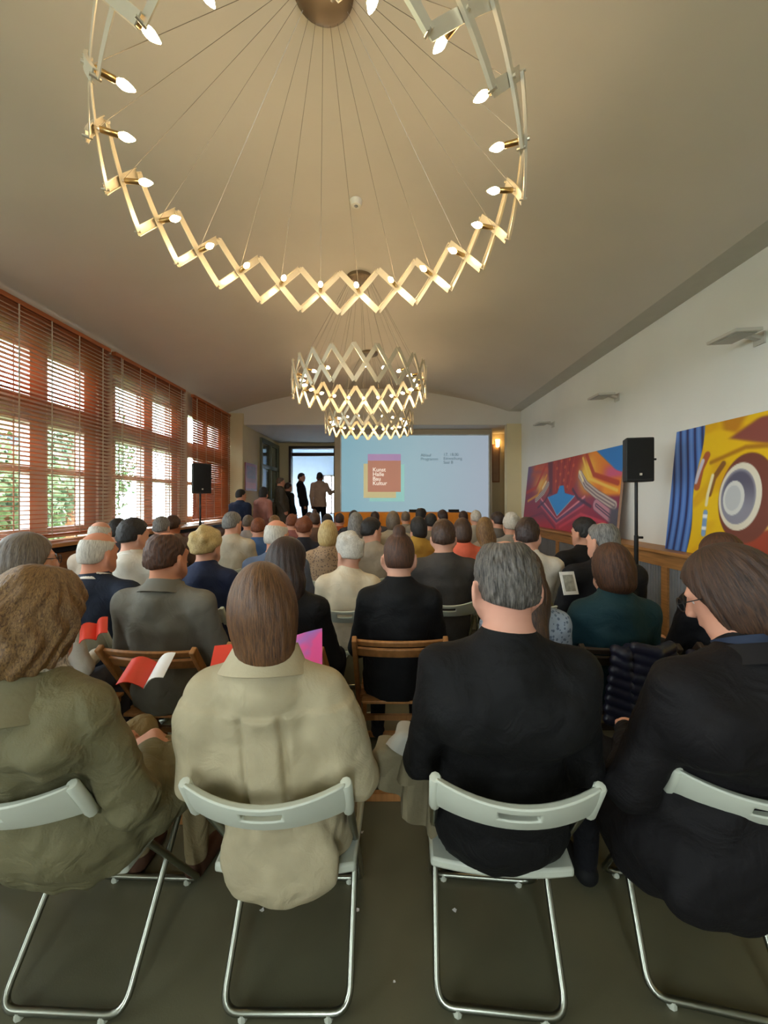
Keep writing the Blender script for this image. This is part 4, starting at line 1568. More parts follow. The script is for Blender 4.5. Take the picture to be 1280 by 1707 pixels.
    if res < 0.014:
        for s in (-1, 1):
            inst('eye', EYE, ob, Vector(hl((s * 0.031, 0.0725, -0.013))) + Vector((lx, 0, 0)), (R_(hpitch), R_(hroll), R_(hyaw)))
    # hair
    g = Field()
    cs = hs
    t2 = th
    g.ell(hl((0, -0.012, 0.014)), (np.array((0.074, 0.094, 0.090)) * hs + t2 * np.array((0.75, 1.0, 1.1))), 'h', 0.02, HM)
    if style in ('short', 'balding', 'bald', 'bun', 'curly'):
        g.ell(hl((0, -0.050, -0.040)), np.array((0.062, 0.050, 0.055)) * hs + t2 * 0.6, 'h', 0.03, HM)
    if style == 'bun':
        g.ell(hl((0, -0.055, 0.118)), np.array((0.034, 0.034, 0.036)) * hs, 'h', 0.012, HM)
    if style == 'curly':
        for i in range(26):
            a, b_ = random.uniform(0, 6.28), random.uniform(-0.3, 1.4)
            d = np.array([math.cos(a) * math.cos(b_) * 0.080, -0.02 + math.sin(a) * math.cos(b_) * 0.095, 0.02 + math.sin(b_) * 0.093])
            g.ell(hl(d), np.array((0.026,) * 3), 'h', 0.015)
    if style in ('bob', 'wavy'):
        g.ell(hl((0, -0.020, -0.045)), np.array((0.082, 0.088, 0.085)) * hs + t2 * 1.0, 'h', 0.04, HM)
        g.ell(hl((0, -0.035, -0.095)), np.array((0.068, 0.068, 0.045)) * hs + t2 * 0.9, 'h', 0.03, HM)
    if style == 'long':
        g.ell(hl((0, -0.025, -0.06)), np.array((0.080, 0.085, 0.10)) * hs + t2 * 0.5, 'h', 0.04, HM)
        bx = hc + np.array((0, -0.075, -0.10))
        g.cone(bx, (bx[0], yC - 0.115, zC - 0.14), 0.078, 0.060, 'h', 0.05, (1, 1.35, 1))
        g.cone(bx + np.array((0.05, 0.03, 0)), (0.075, yC - 0.02, zC - 0.10), 0.045, 0.03, 'h', 0.05)
    if style == 'sleek':
        g.ell(hl((0, -0.022, -0.045)), np.array((0.077, 0.082, 0.092)) * hs + t2 * 0.8, 'h', 0.04, HM)
        g.ell(hl((0.004, -0.03, -0.115)), np.array((0.052, 0.054, 0.085)) * hs + t2 * 0.4, 'h', 0.05, HM)
        g.cone(hl((0.010, -0.035, -0.13)), (0.020, yC + 0.0, zC + 0.0), 0.048, 0.040, 'h', 0.05)
    if style == 'balding':
        g.ell(hl((0, -0.015, 0.125)), np.array((0.052, 0.060, 0.045)) * hs, 'h', 0.012, HM, True)
    if style == 'bald':
        g.ell(hl((0, 0.0, 0.105)), np.array((0.080, 0.105, 0.075)) * hs, 'h', 0.01, HM, True)

    def hpost(V, P):
        q_ = ((P - hc) @ HM) / hs
        x, y, z = q_[..., 0], q_[..., 1], q_[..., 2]
        ang = np.arctan2(x, -(y + 0.01))
        if style in ('wavy',):
            V = V - 0.0045 * np.sin(ang * 15 + 2.2 * np.sin(z * 42 + 1.5 * np.sin(ang * 2))) * sst(0.105, 0.05, z) - 0.006 * vnoise(P, 30, seed) - 0.0012 * np.sin(ang * 41 + 3 * np.sin(z * 50))
        elif style in ('bob', 'long', 'sleek'):
            V = V - (0.0008 if style == 'sleek' else 0.0020) * np.sin(ang * 23 + 3 * np.sin(z * 12)) * sst(0.105, 0.05, z) * sst(-0.16, -0.08, z)
        elif style in ('short', 'balding'):
            V = V - 0.0028 * np.sin(ang * 27 + 7 * np.sin(z * 31 + ang * 2)) * sst(0.11, 0.06, z) - 0.0030 * vnoise(P, 95, seed)
        if style == 'sleek':
            cut = np.where((y > 0.05) & (z < 0.06), 1.0, -1.0) * 0.01
            cut = np.maximum(y - np.interp(z, [-0.3, -0.05, 0.06, 0.12], [0.015, 0.035, 0.085, 0.2]), -9)
        else:
            cut = hairline(y, style) - z + (0.22 * np.abs(x) * sst(-0.02, -0.05, y) if style in ('short', 'balding', 'curly') else 0)
            if style in ('bob', 'wavy', 'long'):
                cut = np.maximum(y - np.interp(z, [-0.15, -0.03, 0.05, 0.075], [0.02, 0.045, 0.085, 0.2]), -9)
        return np.maximum(V, cut * hs)
    hm = g.mesh('hair', hres, hpost, hp=lambda p: ((p - hc) @ HM) / hs, masks=False)
    cd, cl = HAIR[hair]
    hm.materials.append(hairmat('hair_' + hair + ('_w' if style in ('wavy', 'curly') else ''), cd, cl, 0.42 if style in ('sleek', 'bob', 'long') else 0.55, 0.8 if style in ('wavy', 'curly') else 0.0))
    if lx:
        for mm in (me, hm):
            co = np.empty(len(mm.vertices) * 3, np.float32)
            mm.vertices.foreach_get('co', co)
            co = co.reshape(-1, 3)
            co[:, 0] += lx * np.clip((co[:, 2] - 0.5) / (hc[2] - 0.5), 0, 1.3)
            mm.vertices.foreach_set('co', co.ravel())
            mm.update()
    ho = bpy.data.objects.new('hair', hm)
    C.objects.link(ho)
    ho.parent = ob
    PEOPLE.append((ob, o, yawr))
    return ob, dict(o=o, yaw=yawr, yC=yC, zC=zC, zS=zS, hc=hc, HM=HM, hs=hs, hl=hl, sw=sw, lx=lx)


def collar(ob, I, m, r=0.066, stand=0.035, fall=0.045, flare=0.030, dz=0.0, dy=0.0, tiltx=-18, gap=0.5, name='collar'):
    prof = [(r, 0.0), (r + 0.002, stand), (r + 0.008, stand + 0.004), (r + flare * 0.6, stand - fall * 0.5), (r + flare, stand - fall)]
    rows = []
    n = 36
    rot = Euler((R_(tiltx), 0, 0)).to_matrix()
    cpt = Vector((I['lx'] * 0.82, I['yC'] + 0.018 + dy, I['zC'] - 0.008 + dz))
    r += 0.006
    for rr, z in prof:
        row = []
        for k in range(n + 1):
            a = math.pi / 2 + gap / 2 + (2 * math.pi - gap) * k / n
            row.append(cpt + rot @ Vector((rr * math.cos(a), rr * 0.98 * math.sin(a), z)))
        rows.append(row)
    return MB().sheet(rows, 0.004).build(name, m, ob, True)


def chair_for(I, kind, label, back=0.095, rz=None, dx=0.0):
    r = I['yaw'] if rz is None else rz
    d = Vector((-math.sin(r), math.cos(r), 0)) * back
    return place_chair(kind, I['o'].x + d.x + dx, I['o'].y + d.y, r, label)


# ---- front row -------------------------------------------------------------
def ex_trench(f, I):
    # coat spread over the seat and pushed through below the backrest, plus loose upper sleeves
    f.ell((0, -0.04, 0.565), (0.205, 0.14, 0.100), 'top', 0.05)
    f.ell((0.02, -0.09, 0.60), (0.175, 0.11, 0.13), 'top', 0.05)
    f.ell((0.20, 0.14, 0.56), (0.09, 0.20, 0.095), 'top', 0.06)
    f.cone((-0.14, I['yC'] - 0.05, I['zC'] - 0.12), (0.14, I['yC'] - 0.05, I['zC'] - 0.12), 0.062, 0.062, 'top', 0.08)


def post_shirt(V, P):
    # yoke seam with fullness and a box pleat below it, on the back of the shirt
    x, y, z = P[..., 0], P[..., 1], P[..., 2]
    b = sst(0.0, -0.08, y) * sst(1.0, 0.99, z * 0 + 0.5)
    yz = 0.925 + 0.06 * np.abs(x)
    below = sst(yz + 0.006, yz - 0.004, z)
    V = V - 0.007 * b * below * sst(0.55, 0.75, z)
    pl = sst(0.044, 0.040, np.abs(x - 0.004)) * below * sst(0.60, 0.68, z)
    V = V - 0.007 * b * pl
    V = V + 0.010 * b * below * sst(0.60, 0.68, z) * np.exp(-((np.abs(x - 0.004) - 0.050) / 0.009) ** 2)
    V = V - 0.006 * b * below * sst(0.86, 0.72, z) * sst(0.55, 0.65, z) * np.sin(z * 30 + 25 * np.abs(x)) * sst(0.05, 0.12, np.abs(x))
    return V


def ex_shirt(f, I):
    f.ell((0, -0.105, 0.58), (0.150, 0.080, 0.15), 'top', 0.05)
    f.ell((0.0, -0.165, 0.475), (0.145, 0.028, 0.075), 'top', 0.04)
    f.ell((0.0, -0.165, 0.54), (0.150, 0.030, 0.09), 'top', 0.04)
    f.ell((0, -0.11, 0.74), (0.165, 0.115, 0.14), 'top', 0.06)
    f.cone((-0.175, I['yC'] - 0.0, I['zS'] - 0.07), (-0.205, I['yC'] + 0.03, I['zS'] - 0.22), 0.058, 0.058, 'top', 0.05)
    f.cone((0.175, I['yC'] - 0.0, I['zS'] - 0.07), (0.205, I['yC'] + 0.03, I['zS'] - 0.22), 0.058, 0.058, 'top', 0.05)


def ex_sweater(f, I):
    f.ell((0, -0.055, 0.62), (0.185, 0.125, 0.155), 'top', 0.06)
    f.ell((0, -0.03, 0.53), (0.180, 0.13, 0.075), 'top', 0.05)
    f.cone((-0.11, I['yC'] - 0.03, I['zC'] - 0.17), (0.11, I['yC'] - 0.03, I['zC'] - 0.17), 0.080, 0.080, 'top', 0.08)


def ex_blazer(f, I):
    f.ell((0, -0.08, 0.60), (0.225, 0.14, 0.17), 'top', 0.06)
    f.ell((-0.06, -0.14, 0.50), (0.19, 0.07, 0.11), 'top', 0.05)
    f.cone((-0.17, I['yC'] - 0.05, I['zC'] - 0.15), (0.17, I['yC'] - 0.05, I['zC'] - 0.15), 0.08, 0.08, 'top', 0.08)
    f.ell((-0.20, 0.05, 0.50), (0.06, 0.16, 0.14), 'top', 0.05)


FR = dict(res=0.0095, hres=0.0055, knee=0.40)
p, I = person('woman with wavy brown hair in olive trench coat on a front folding chair', 62, 940, 1.06, top='6f694c', bottom='8a7a58', shoe='4a3020', hair='ltbrown', style='wavy',
              sex='f', yaw=-6, hyaw=-8, hpitch=-12, hy=-0.13, fwd=0.05, puff=0.016, folds=0.007, extra=ex_trench, hvol=1.5, wide=1.1, wrinkle=0.6, elbow=0.02, **FR)
P1 = I
collar(p, I, mat('olive_cloth', '746d50', 0.8, var=0.1, bump=0.2, bscale=40), 0.082, 0.025, 0.085, 0.075, dz=-0.012, tiltx=-12, gap=0.9)
collar(p, I, mat('scarf_print', 'b9b2a6', 0.8, var=0.9, nscale=90), 0.070, 0.050, 0.03, 0.012, dz=0.006, tiltx=-12, gap=0.3, name='scarf')
place_chair('w', -0.905, 1.345, R_(-2), 'white folding chair of the woman in the olive trench coat')

p, I = person('woman with sleek long brown hair in beige shirt on a front folding chair', 441, 935, 1.10, top='b0a384', bottom='3a3f4c', shoe='3b2c22', hair='sleek', style='sleek',
              sex='f', hyaw=4, hpitch=-10, hy=-0.12, fwd=0.04, puff=0.006, folds=0.004, extra=ex_shirt, post=post_shirt, wide=0.98, hvol=1.1, elbow=-0.015, lx=-0.055, knee=0.40, wrinkle=0.3, res=0.0062, hres=0.005)
P2 = I
collar(p, I, mat('beige_cloth', 'b5a889', 0.8, var=0.06, bump=0.15, bscale=120), 0.070, 0.042, 0.066, 0.044, dz=0.004, tiltx=-16, gap=0.6)
place_chair('w', -0.285, 1.345, 0, 'white folding chair of the woman in the beige shirt')

p, I = person('grey haired man in black sweater on a front folding chair', 841, 893, 1.10, top='0d0c0c', bottom='17171b', shoe='121212', hair='saltpepper', style='balding',
              skin='cc9a84', hyaw=8, hpitch=-8, hy=-0.12, fwd=0.05, puff=0.002, folds=0.004, extra=ex_sweater, wide=1.0, elbow=-0.01, hvol=1.15, yaw=-4, **FR)
P3 = I
collar(p, I, mat('black_rib_knit', '0f0e0e', 0.9, var=0.1, bump=0.3, bscale=300), 0.064, 0.008, 0.012, 0.008, dz=-0.006, tiltx=-14, gap=0.02, name='neckband')
place_chair('w', 0.335, 1.345, R_(-5), 'white folding chair of the grey haired man in black sweater')

p, I = person('brown haired man with glasses in dark blazer looking down in the front row', 1212, 905, 1.10, top='120f10', bottom='101014', shoe='121212', hair='brown', style='bob',
              skin='d8a288', hyaw=36, hpitch=-24, hy=-0.06, fwd=0.085, puff=0.014, folds=0.005, extra=ex_blazer, wide=1.16, yaw=6, hvol=0.9, elbow=0.02, **FR)
P4 = I
collar(p, I, mat('blue_shirt_cloth', '222c40', 0.8, var=0.1), 0.064, 0.034, 0.030, 0.012, dz=0.006, tiltx=-26, gap=0.5, name='shirt_collar')
collar(p, I, mat('dark_blazer_cloth', '131011', 0.85, var=0.1), 0.074, 0.028, 0.042, 0.036, dz=-0.008, tiltx=-24, gap=1.0, name='lapel_collar')
gl = MB()
hl = I['hl']
for s in (-1, 1):
    cpt = Vector(hl((s * 0.034, 0.112, -0.014)))
    ring = [Vector(hl((s * 0.034 + 0.026 * math.cos(a), 0.112, -0.014 + 0.019 * math.sin(a)))) for a in np.linspace(0, 2 * math.pi, 17)[:-1]]
    gl.tube(ring, 0.0018, 5, True)
    gl.tube([Vector(hl((s * 0.060, 0.110, -0.008))), Vector(hl((s * 0.078, 0.05, -0.006))), Vector(hl((s * 0.082, -0.005, -0.010)))], 0.0016, 5)
gl.tube([Vector(hl((-0.009, 0.114, -0.010))), Vector(hl((0.009, 0.114, -0.010)))], 0.0016, 5)
gl.build('glasses', M_black, p, True)
place_chair('w', 0.975, 1.345, R_(-12), 'white folding chair of the man in the dark blazer')

p, I = person('person in dark red clothes at the edge of the front row', -330, 930, 1.15, top='4a1c20', bottom='5a1e24', hair='brown', style='bob', sex='f', hy=-0.1, wide=1.2, puff=0.02, extra=lambda f, I: f.ell((0.27, 0.02, 0.40), (0.055, 0.16, 0.16), 'bot', 0.05))
place_chair('w', -1.54, 1.345, 0, 'white folding chair at the edge of the front row')

# ---- second row -------------------------------------------------------------
R2 = dict(res=0.0125, hres=0.0075)
seat = []
p, I = person('person with grey brown bob and glasses facing the stage beside the window sill', 46, 885, 1.78, top='c9c1b4', bottom='4a4a52', hair='greybrown', style='bob', sex='f', hyaw=-38, hpitch=-3, hvol=0.55, **R2)
hl = I['hl']
gl = MB()
for s in (-1, 1):
    gl.tube([Vector(hl((s * 0.034 + 0.024 * math.cos(a), 0.110, -0.014 + 0.018 * math.sin(a)))) for a in np.linspace(0, 2 * math.pi, 13)[:-1]], 0.002, 5, True)
    gl.tube([Vector(hl((s * 0.058, 0.108, -0.008))), Vector(hl((s * 0.082, 0.0, -0.008)))], 0.0018, 5)
gl.build('glasses', M_black, p, True)
chair_for(I, 'b', 'brown wooden folding chair of the person with the grey brown bob')
p, I = person('man with short brown hair in grey suit on a brown wooden chair', 280, 883, 1.95, top='6e6a5f', bottom='55534e', hair='copper', style='balding', skin='c98f70', hyaw=-14, hpitch=-4, puff=0.008, folds=0.004, wide=1.05, yaw=-4, **R2)
collar(p, I, mat('grey_suit_cloth', '716d62', 0.8, var=0.08), 0.068, 0.030, 0.055, 0.040, gap=0.9)
chair_for(I, 'b', 'brown wooden folding chair of the man in the grey suit')
p, I = person('woman with very long dark brown hair in black jacket', 480, 893, 1.97, top='17181c', bottom='1c1e26', hair='dkbrown', style='long', sex='f', hyaw=-22, hpitch=-6, puff=0.008, yaw=-8, **R2)
chair_for(I, 'b', 'brown wooden folding chair of the woman with very long hair')
p, I = person('woman with hair in a bun wearing black on a wooden chair', 665, 886, 2.08, top='131314', bottom='141416', hair='copper', style='bun', sex='f', hyaw=0, hpitch=-5, puff=0.006, wide=1.02, **R2)
collar(p, I, mat('black_cloth', '151516', 0.85), 0.062, 0.030, 0.012, 0.006, gap=0.02, tiltx=-14)
chair_for(I, 'b', 'brown wooden folding chair of the woman with the bun')
p, I = person('woman with long brown hair in pale blue patterned top behind the grey haired man', 872, 912, 1.90, top='8d97a3', bottom='3a3f4c', hair='brown', style='long', sex='f', hyaw=-5, pattern='5c6674', **R2)
chair_for(I, 'b', 'brown wooden folding chair of the woman in the pale blue top')
p, I = person('woman with brown bob in teal sweater', 1018, 903, 1.98, top='1f3d45', bottom='20242c', hair='copper', style='bob', sex='f', hyaw=10, hpitch=-8, hvol=0.6, puff=0.010, **R2)
chair_for(I, 'd', 'dark wooden folding chair of the woman in the teal sweater')
TEAL = I
p, I = person('brown haired person in black half hidden behind the man in the dark blazer', 1199, 886, 2.0, top='16161a', bottom='15151a', hair='copper', style='bob', sex='f', hyaw=12, hvol=0.5, **R2)
chair_for(I, 'd', 'dark wooden folding chair behind the man in the dark blazer')

# ---- third row ---------------------------------------------------------------
R3 = dict(res=0.0150, hres=0.0095)
for lab, short, kind, a, kw in (
    ('balding man with grey fringe in navy jacket before the window sill', 'balding man in the navy jacket', 'w', (165, 885, 2.28), dict(top='1e2636', hair='white', style='bald', skin='c88f74', hyaw=-16, puff=0.01, wide=1.05)),
    ('dark haired man in white shirt seated by the windows', 'man in the white shirt by the windows', 'w', (224, 862, 2.92), dict(top='cfc8ba', hair='black', style='short', hyaw=-28, puff=0.01)),
    ('woman with short blonde hair in navy top', 'woman with short blonde hair', 'w', (346, 877, 2.72), dict(top='232c48', hair='blonde', style='curly', sex='f', hyaw=-20, puff=0.012)),
    ('bald man in grey blue shirt in the middle of the audience', 'bald man in the grey blue shirt', 'w', (462, 865, 2.95), dict(top='5d6a82', hair='white', style='bald', skin='d39a80', hyaw=-20, puff=0.008)),
    ('old woman with white hair in cream cardigan', 'old woman in the cream cardigan', 'w', (581, 888, 2.78), dict(top='d8c9ae', hair='white', style='curly', sex='f', hyaw=40, hpitch=-12, puff=0.014)),
    ('brown haired man in dark grey suit jacket', 'man in the dark grey suit jacket', 'w', (739, 864, 2.92), dict(top='46423f', hair='brown', style='short', hyaw=-8, puff=0.012, wide=1.05, hvol=1.3)),
    ('dark haired man in white shirt before the red painting', 'man in white before the red painting', 'w', (879, 861, 2.88), dict(top='d6cdbd', hair='dkbrown', style='short', hyaw=-24, puff=0.008)),
    ('grey balding man in black jacket below the red painting', 'grey balding man in the black jacket', 'w', (1003, 868, 2.62), dict(top='17171a', hair='grey', style='balding', hyaw=24, puff=0.012, wide=1.1)),
    ('black haired man in black beside the grey balding man', 'black haired man in black', 'w', (972, 861, 3.35), dict(top='141416', hair='black', style='short', hyaw=26, puff=0.01)),
):
    p, I = person(lab, *a, **{**R3, **kw})
    if kw.get('top') in ('cfc8ba', 'd6cdbd', '1e2636'):
        collar(p, I, mat('white_collar_cloth', 'd8d3c8', 0.8), 0.062, 0.030, 0.035, 0.022, gap=0.6)
    chair_for(I, kind, 'white folding chair of the ' + short)

# ---- rows further back -----------------------------------------------------------
for lab, short, a, kw in (
    ('bald man behind the balding man in navy', 'bald man nearest the window sill', (168, 868, 3.45), dict(top='b8a896', hair='white', style='bald')),
    ('dark haired person half hidden beside the man in the white shirt', 'half hidden dark haired person', (198, 863, 3.95), dict(top='3c3a44', hair='black', style='short')),
    ('grey haired person in pale beige jacket before the standing person in navy', 'person in the pale beige jacket', (388, 852, 4.2), dict(top='b3a792', hair='grey', style='short', hyaw=-25)),
    ('blonde woman in patterned brown blouse', 'woman in the patterned blouse', (547, 866, 3.7), dict(top='a08468', hair='blonde', style='bob', sex='f', pattern='6d5a4c', hvol=0.6)),
    ('dark haired man in beige jacket turning his head', 'man in the beige jacket', (620, 861, 3.8), dict(top='a39684', hair='black', style='short', hyaw=-50)),
    ('brown haired woman in coral top', 'woman in the coral top', (770, 862, 3.75), dict(top='d8684e', hair='brown', style='bob', sex='f', hvol=0.4)),
    ('woman with long light brown hair behind the coral top', 'woman with long light brown hair', (808, 861, 4.15), dict(top='8c7a68', hair='ltbrown', style='long', sex='f', hyaw=-15)),
    ('dark haired woman in mustard top', 'woman in the mustard top', (696, 860, 4.3), dict(top='b08a3c', hair='black', style='bob', sex='f', hyaw=35, hvol=0.3)),
    ('red haired woman in black top in the middle rows', 'red haired woman in the black top', (507, 861, 4.6), dict(top='20222c', hair='red', style='curly', sex='f')),
    ('woman with long grey hair and white top before the orange table', 'woman with long grey hair', (593, 853, 4.75), dict(top='c3bdb8', hair='grey', style='long', sex='f')),
    ('grey haired man in dark jacket by the middle window', 'grey haired man by the middle window', (270, 860, 4.6), dict(top='2e3340', hair='grey', style='short')),
    ('brown haired person beside the grey haired man by the middle window', 'brown haired person by the middle window', (289, 858, 5.1), dict(top='6e5a50', hair='brown', style='short', skin='b87a5c')),
    ('grey brown haired person in beige before the middle of the screen', 'person in beige before the screen', (655, 851, 5.0), dict(top='9c917e', hair='greybrown', style='bob', hvol=0.3)),
    ('person with reddish hair in blue shirt', 'person in the blue shirt', (431, 862, 4.9), dict(top='3f5c88', hair='red', style='short')),
    ('white haired person before the pilaster at the red painting', 'white haired person before the pilaster', (851, 855, 4.65), dict(top='8f8a82', hair='white', style='curly')),
    ('brown haired woman with hair pinned up in the middle rows', 'woman with pinned up brown hair', (525, 853, 5.7), dict(top='6c5448', hair='brown', style='bun', sex='f')),
    ('balding man whose head rises above the others before the screen', 'balding man before the screen', (702, 845, 6.2), dict(top='7c7468', hair='black', style='balding', hyaw=-20)),
    ('dark haired person just behind the dark grey suit jacket', 'dark haired person behind the grey suit', (718, 855, 5.5), dict(top='877b68', hair='black', style='short')),
    ('dark brown haired man left of the orange table end', 'dark brown haired man by the table end', (737, 849, 6.8), dict(top='5a5550', hair='dkbrown', style='short', hyaw=20)),
    ('white haired person at the orange table end', 'white haired person at the table end', (793, 850, 6.4), dict(top='a09888', hair='white', style='short')),
    ('dark haired person beside the pilaster', 'dark haired person beside the pilaster', (828, 852, 5.6), dict(top='6a645e', hair='dkbrown', style='short', hyaw=25)),
    ('dark haired person low before the corner of the screen', 'dark haired person at the screen corner', (590, 850, 6.5), dict(top='3a3f48', hair='black', style='short')),
    ('black haired person below the doorway', 'black haired person below the doorway', (546, 856, 6.4), dict(top='45404a', hair='black', style='bob', hvol=0.3)),
    ('dark haired person in rust top beside the screen edge', 'person in the rust top', (566, 855, 7.4), dict(top='a4502c', hair='dkbrown', style='short')),
    ('person with pinkish top below the standing coat', 'person with the pinkish top', (487, 856, 5.9), dict(top='8d5a58', hair='red', style='short')),
    ('brown haired person below the dark coat', 'brown haired person below the dark coat', (458, 858, 6.2), dict(top='74685c', hair='ltbrown', style='short')),
    ('person with pale hair below the standing person in pink', 'person with pale hair', (414, 858, 6.3), dict(top='a5a09c', hair='greybrown', style='short')),
    ('dark haired person in the far rows before the violet band', 'dark haired person in the far rows', (625, 852, 7.5), dict(top='4a4a50', hair='dkbrown', style='short')),
    ('brown haired person in the far rows below the slide text', 'brown haired person below the slide text', (772, 851, 7.3), dict(top='5c5048', hair='brown', style='short')),
    ('brown haired person in the far rows below the doorway edge', 'brown haired person below the doorway edge', (516, 853, 7.5), dict(top='63564e', hair='brown', style='short')),
    ('pale haired person in the far rows before the screen middle', 'pale haired person in the far rows', (676, 852, 7.5), dict(top='8a8478', hair='greybrown', style='short')),
):
    res = 0.017 if a[2] < 5 else 0.020
    p, I = person(lab, *a, **{**dict(res=res, hres=0.012 if a[2] < 5 else 0.014, folds=0.003, puff=0.008), **kw})
    chair_for(I, 'w', 'white folding chair of the ' + short)

# ---- standing people -----------------------------------------------------------------
ST = dict(res=0.016, hres=0.012)
person('dark haired person in navy hoodie standing by the closed blind', 402, 815, 8.1, top='1d2740', bottom='22242c', hair='black', style='short', stand=0.0, puff=0.02, hyaw=-20, yaw=-20, **ST)
person('black haired woman in dusty pink top standing by the stage', 440, 811, 8.3, top='a97468', bottom='8d6a60', hair='black', style='bob', sex='f', stand=0.0, puff=0.012, hvol=0.3, yaw=-25, **ST)


def ex_coat(f, I):
    f.cone((0, 0.0, 1.0), (0, 0.0, 0.42), 0.17, 0.20, 'top', 0.05, (1, 1.35, 1))


person('man in long grey coat standing on the stage', 468, 795, 10.2, top='4f4a40', bottom='3a372f', hair='greybrown', style='balding', stand=STAGE, puff=0.02, yaw=-60, extra=ex_coat, **ST)
person('person in dark jacket standing behind the long grey coat', 481, 804, 10.7, top='23221f', bottom='1b1a1a', hair='dkbrown', style='short', stand=STAGE, puff=0.01, yaw=-40, **ST)
person('man in dark suit standing in the doorway', 503, 788, 11.2, top='15161b', bottom='101116', hair='black', style='short', stand=STAGE, puff=0.012, hyaw=-25, yaw=-75, **ST)
SA = {1: ((0.27, -0.02, 1.22), (0.40, 0.12, 1.30), (0.44, 0.18, 1.34))}
person('man in pale shirt and dark trousers gesturing in the doorway', 533, 787, 11.0, top='b39a86', bottom='121217', skin='6e4a3a', hair='black', style='short', stand=STAGE, puff=0.01, yaw=0, arms=SA, **ST)

# ------------------------------------------------------------------ things held or laid aside
M_red = mat('booklet_red', 'd8402e', 0.4, var=0.06)
M_paper = mat('booklet_paper', 'e8e6e2', 0.6, var=0.03)


def pinkmat():
    m, nt, b = newmat('booklet_pink')
    N, L = nt.nodes, nt.links
    tc = N.new('ShaderNodeTexCoord')
    nz = N.new('ShaderNodeTexNoise')
    nz.inputs['Scale'].default_value = 9
    L.new(tc.outputs['Object'], nz.inputs['Vector'])
    rp = N.new('ShaderNodeValToRGB')
    rp.color_ramp.elements[0].position = 0.4
    rp.color_ramp.elements[1].position = 0.6
    rp.color_ramp.elements[0].color = lin('8f74d0')
    rp.color_ramp.elements[1].color = lin('ee4fa0')
    L.new(nz.outputs[0], rp.inputs[0])
    L.new(rp.outputs[0], b.inputs['Base Color'])
    return m


M_pink = pinkmat()


def booklet(loc, rot, mats, label, w_=0.15, h_=0.21, op=0.5, curl=0.02):
    t = thing('booklet', loc, label, 'booklet', 'printed programmes in hands')
    t.rotation_euler = rot
    for s, m in ((-1, mats[0]), (1, mats[1])):
        rows = []
        for y in np.linspace(-h_ / 2, h_ / 2, 4):
            rows.append([(s * u * w_ * math.cos(op), y, u * w_ * math.sin(op) + curl * math.sin(u * math.pi)) for u in np.linspace(0, 1, 7)])
        MB().sheet(rows, 0.003).build('page', m, t, True)
    MB().tube([(0, -h_ / 2, 0.001), (0, h_ / 2, 0.001)], 0.003, 6).build('spine', mats[0], t, True)
    return t


booklet((-0.855, 1.47, 0.82), (R_(22), R_(-8), R_(4)), (M_red, M_paper), 'red booklet with curling white page held by the woman in the trench coat', 0.085, 0.12, 0.40)
booklet((-0.42, 1.47, 0.855), (R_(40), R_(-9), R_(2)), (M_red, M_pink), 'open booklet with red and pink pages held by the woman in beige', 0.205, 0.16, 0.28, 0.012)
booklet((-1.25, 1.75, 0.885), (R_(35), R_(-20), R_(20)), (M_red, M_red), 'small red booklet beside the man in the grey suit', 0.055, 0.09, 0.3)
tbk = thing('paper_sheet', (pxX(948, 2.5), 2.5, pxZ(972, 2.5)), 'white framed printed sheet held by the grey balding man', 'paper')
tbk.rotation_euler = (R_(70), 0, R_(12))
MB().box((0, 0, 0), (0.10, 0.14, 0.006)).build('sheet', M_paper, tbk)
MB().box((0, 0, 0.004), (0.07, 0.10, 0.002)).build('printed_field', mat('sheet_grey', '9a988e', 0.6, var=0.3, nscale=40), tbk)

# khaki coat laid over the lap of the man in black, hanging down beside him
co = thing('draped_coat', (0.07, 1.22, 0), 'khaki grey coat hanging beside the man in the black sweater', 'coat')


def drape(name, m, x0, x1, zt0, zt1, lens, y0, amp, waves, ph, nu=40, nv=18):
    rows = []
    for a in np.linspace(0, 1, nv):
        row = []
        for u in np.linspace(0, 1, nu):
            ln = np.interp(u, [0, 0.25, 0.5, 0.75, 1.0], lens)
            zt = zt0 + (zt1 - zt0) * u + 0.012 * math.sin(u * 9 + ph)
            w_ = math.sin(u * waves * 2 * math.pi + ph + 1.2 * a + 0.8 * math.sin(3 * u))
            roll = 0.05 * math.sin(min(a * 3.0, 1.0) * math.pi / 2)
            x = x0 + (x1 - x0) * u - 0.035 * a * (1 - u) + 0.012 * math.cos(u * waves * 2 * math.pi + ph)
            row.append((x, y0 + 0.05 - roll + amp * w_ * (0.35 + 0.65 * a), zt - ln * a * (0.25 + 0.75 * a) - 0.006 * w_))
        rows.append(row)
    return MB().sheet(rows, 0.010).build(name, m, co, True)


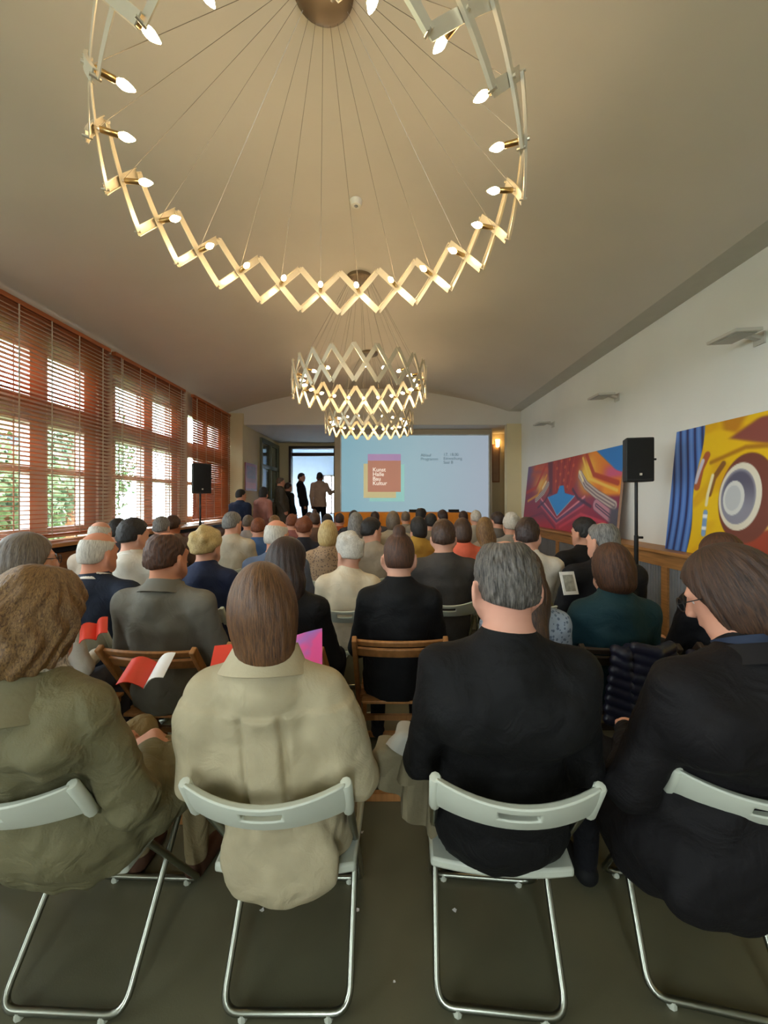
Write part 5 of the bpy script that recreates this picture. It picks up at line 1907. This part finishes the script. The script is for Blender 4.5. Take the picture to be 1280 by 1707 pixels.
M_khaki = mat('khaki_cloth', '756b52', 0.85, var=0.12, bump=0.3, bscale=45)
drape('outer_fold', M_khaki, -0.075, 0.13, 0.69, 0.755, (0.06, 0.12, 0.20, 0.27, 0.22), -0.03, 0.020, 3.2, 0.4)
drape('middle_fold', M_khaki, -0.085, 0.13, 0.725, 0.785, (0.05, 0.08, 0.12, 0.14, 0.12), -0.045, 0.016, 2.6, 2.0)
drape('lining', mat('coat_lining', 'a09c90', 0.8, var=0.1), -0.04, 0.13, 0.765, 0.815, (0.03, 0.05, 0.07, 0.07, 0.06), -0.05, 0.012, 1.8, 1.0)

# quilted jacket hanging over the back of a chair in the second row
pj = thing('quilted_jacket', (1.16, 1.74, 0), 'dark navy quilted jacket hanging over a chair back', 'jacket')
M_quilt = mat('quilt_nylon', '1b1c2c', 0.38, var=0.15, bump=0.15, bscale=50)
for nm, x0, x1, z0, z1, dy in (('body', -0.13, 0.10, 0.44, 0.82, 0.0), ('sleeve', 0.09, 0.22, 0.46, 0.80, -0.03), ('back_panel', -0.20, -0.06, 0.50, 0.80, 0.03)):
    f = Field()
    n = int((z1 - z0) / 0.042)
    for k in range(n + 1):
        z = z0 + (z1 - z0) * k / n
        sg = 0.02 * math.sin(k * 0.9)
        t = k / n
        xa, xb = x0 + 0.03 * t, x1 - 0.05 * t * t
        f.cone((xa, dy + sg * 0.3, z), ((xa + xb) / 2, dy - 0.025, z - 0.012), 0.025, 0.027, 'top', 0.006)
        f.cone(((xa + xb) / 2, dy - 0.025, z - 0.012), (xb, dy + 0.005, z + 0.004), 0.027, 0.025, 'top', 0.006)
    me = f.mesh(nm, 0.0075, None, masks=False)
    me.materials.append(M_quilt)
    o = bpy.data.objects.new(nm, me)
    C.objects.link(o)
    o.parent = pj

# scraps of paper on the floor
for i, (x, y, lb) in enumerate(((603, 1388, 'tiny white paper scrap on the floor between the two middle chairs'), (437, 1518, 'tiny white paper scrap under the chair of the woman in beige'),
                               (596, 1518, 'tiny white paper scrap beside the chair of the woman in beige'), (758, 1518, 'tiny white paper scrap under the chair of the man in black'),
                               (657, 1637, 'tiniest white paper scrap on the open floor nearest the camera'))):
    Yd = H * F / (y - CY)
    m = MB()
    r = 0.006 if i < 4 else 0.003
    rows = [[(r * u * (1 + 0.3 * v), r * v, 0.0015 + 0.0015 * (u * u)) for u in (-1, 0, 1)] for v in (-1, 0, 1)]
    o = m.sheet(rows, 0.001).build('paper_scrap', M_paper, None, False, (pxX(x, Yd), Yd, 0.0005), (0, 0, i * 0.8))
    tag(o, lb, 'paper', 'paper scraps on the floor')
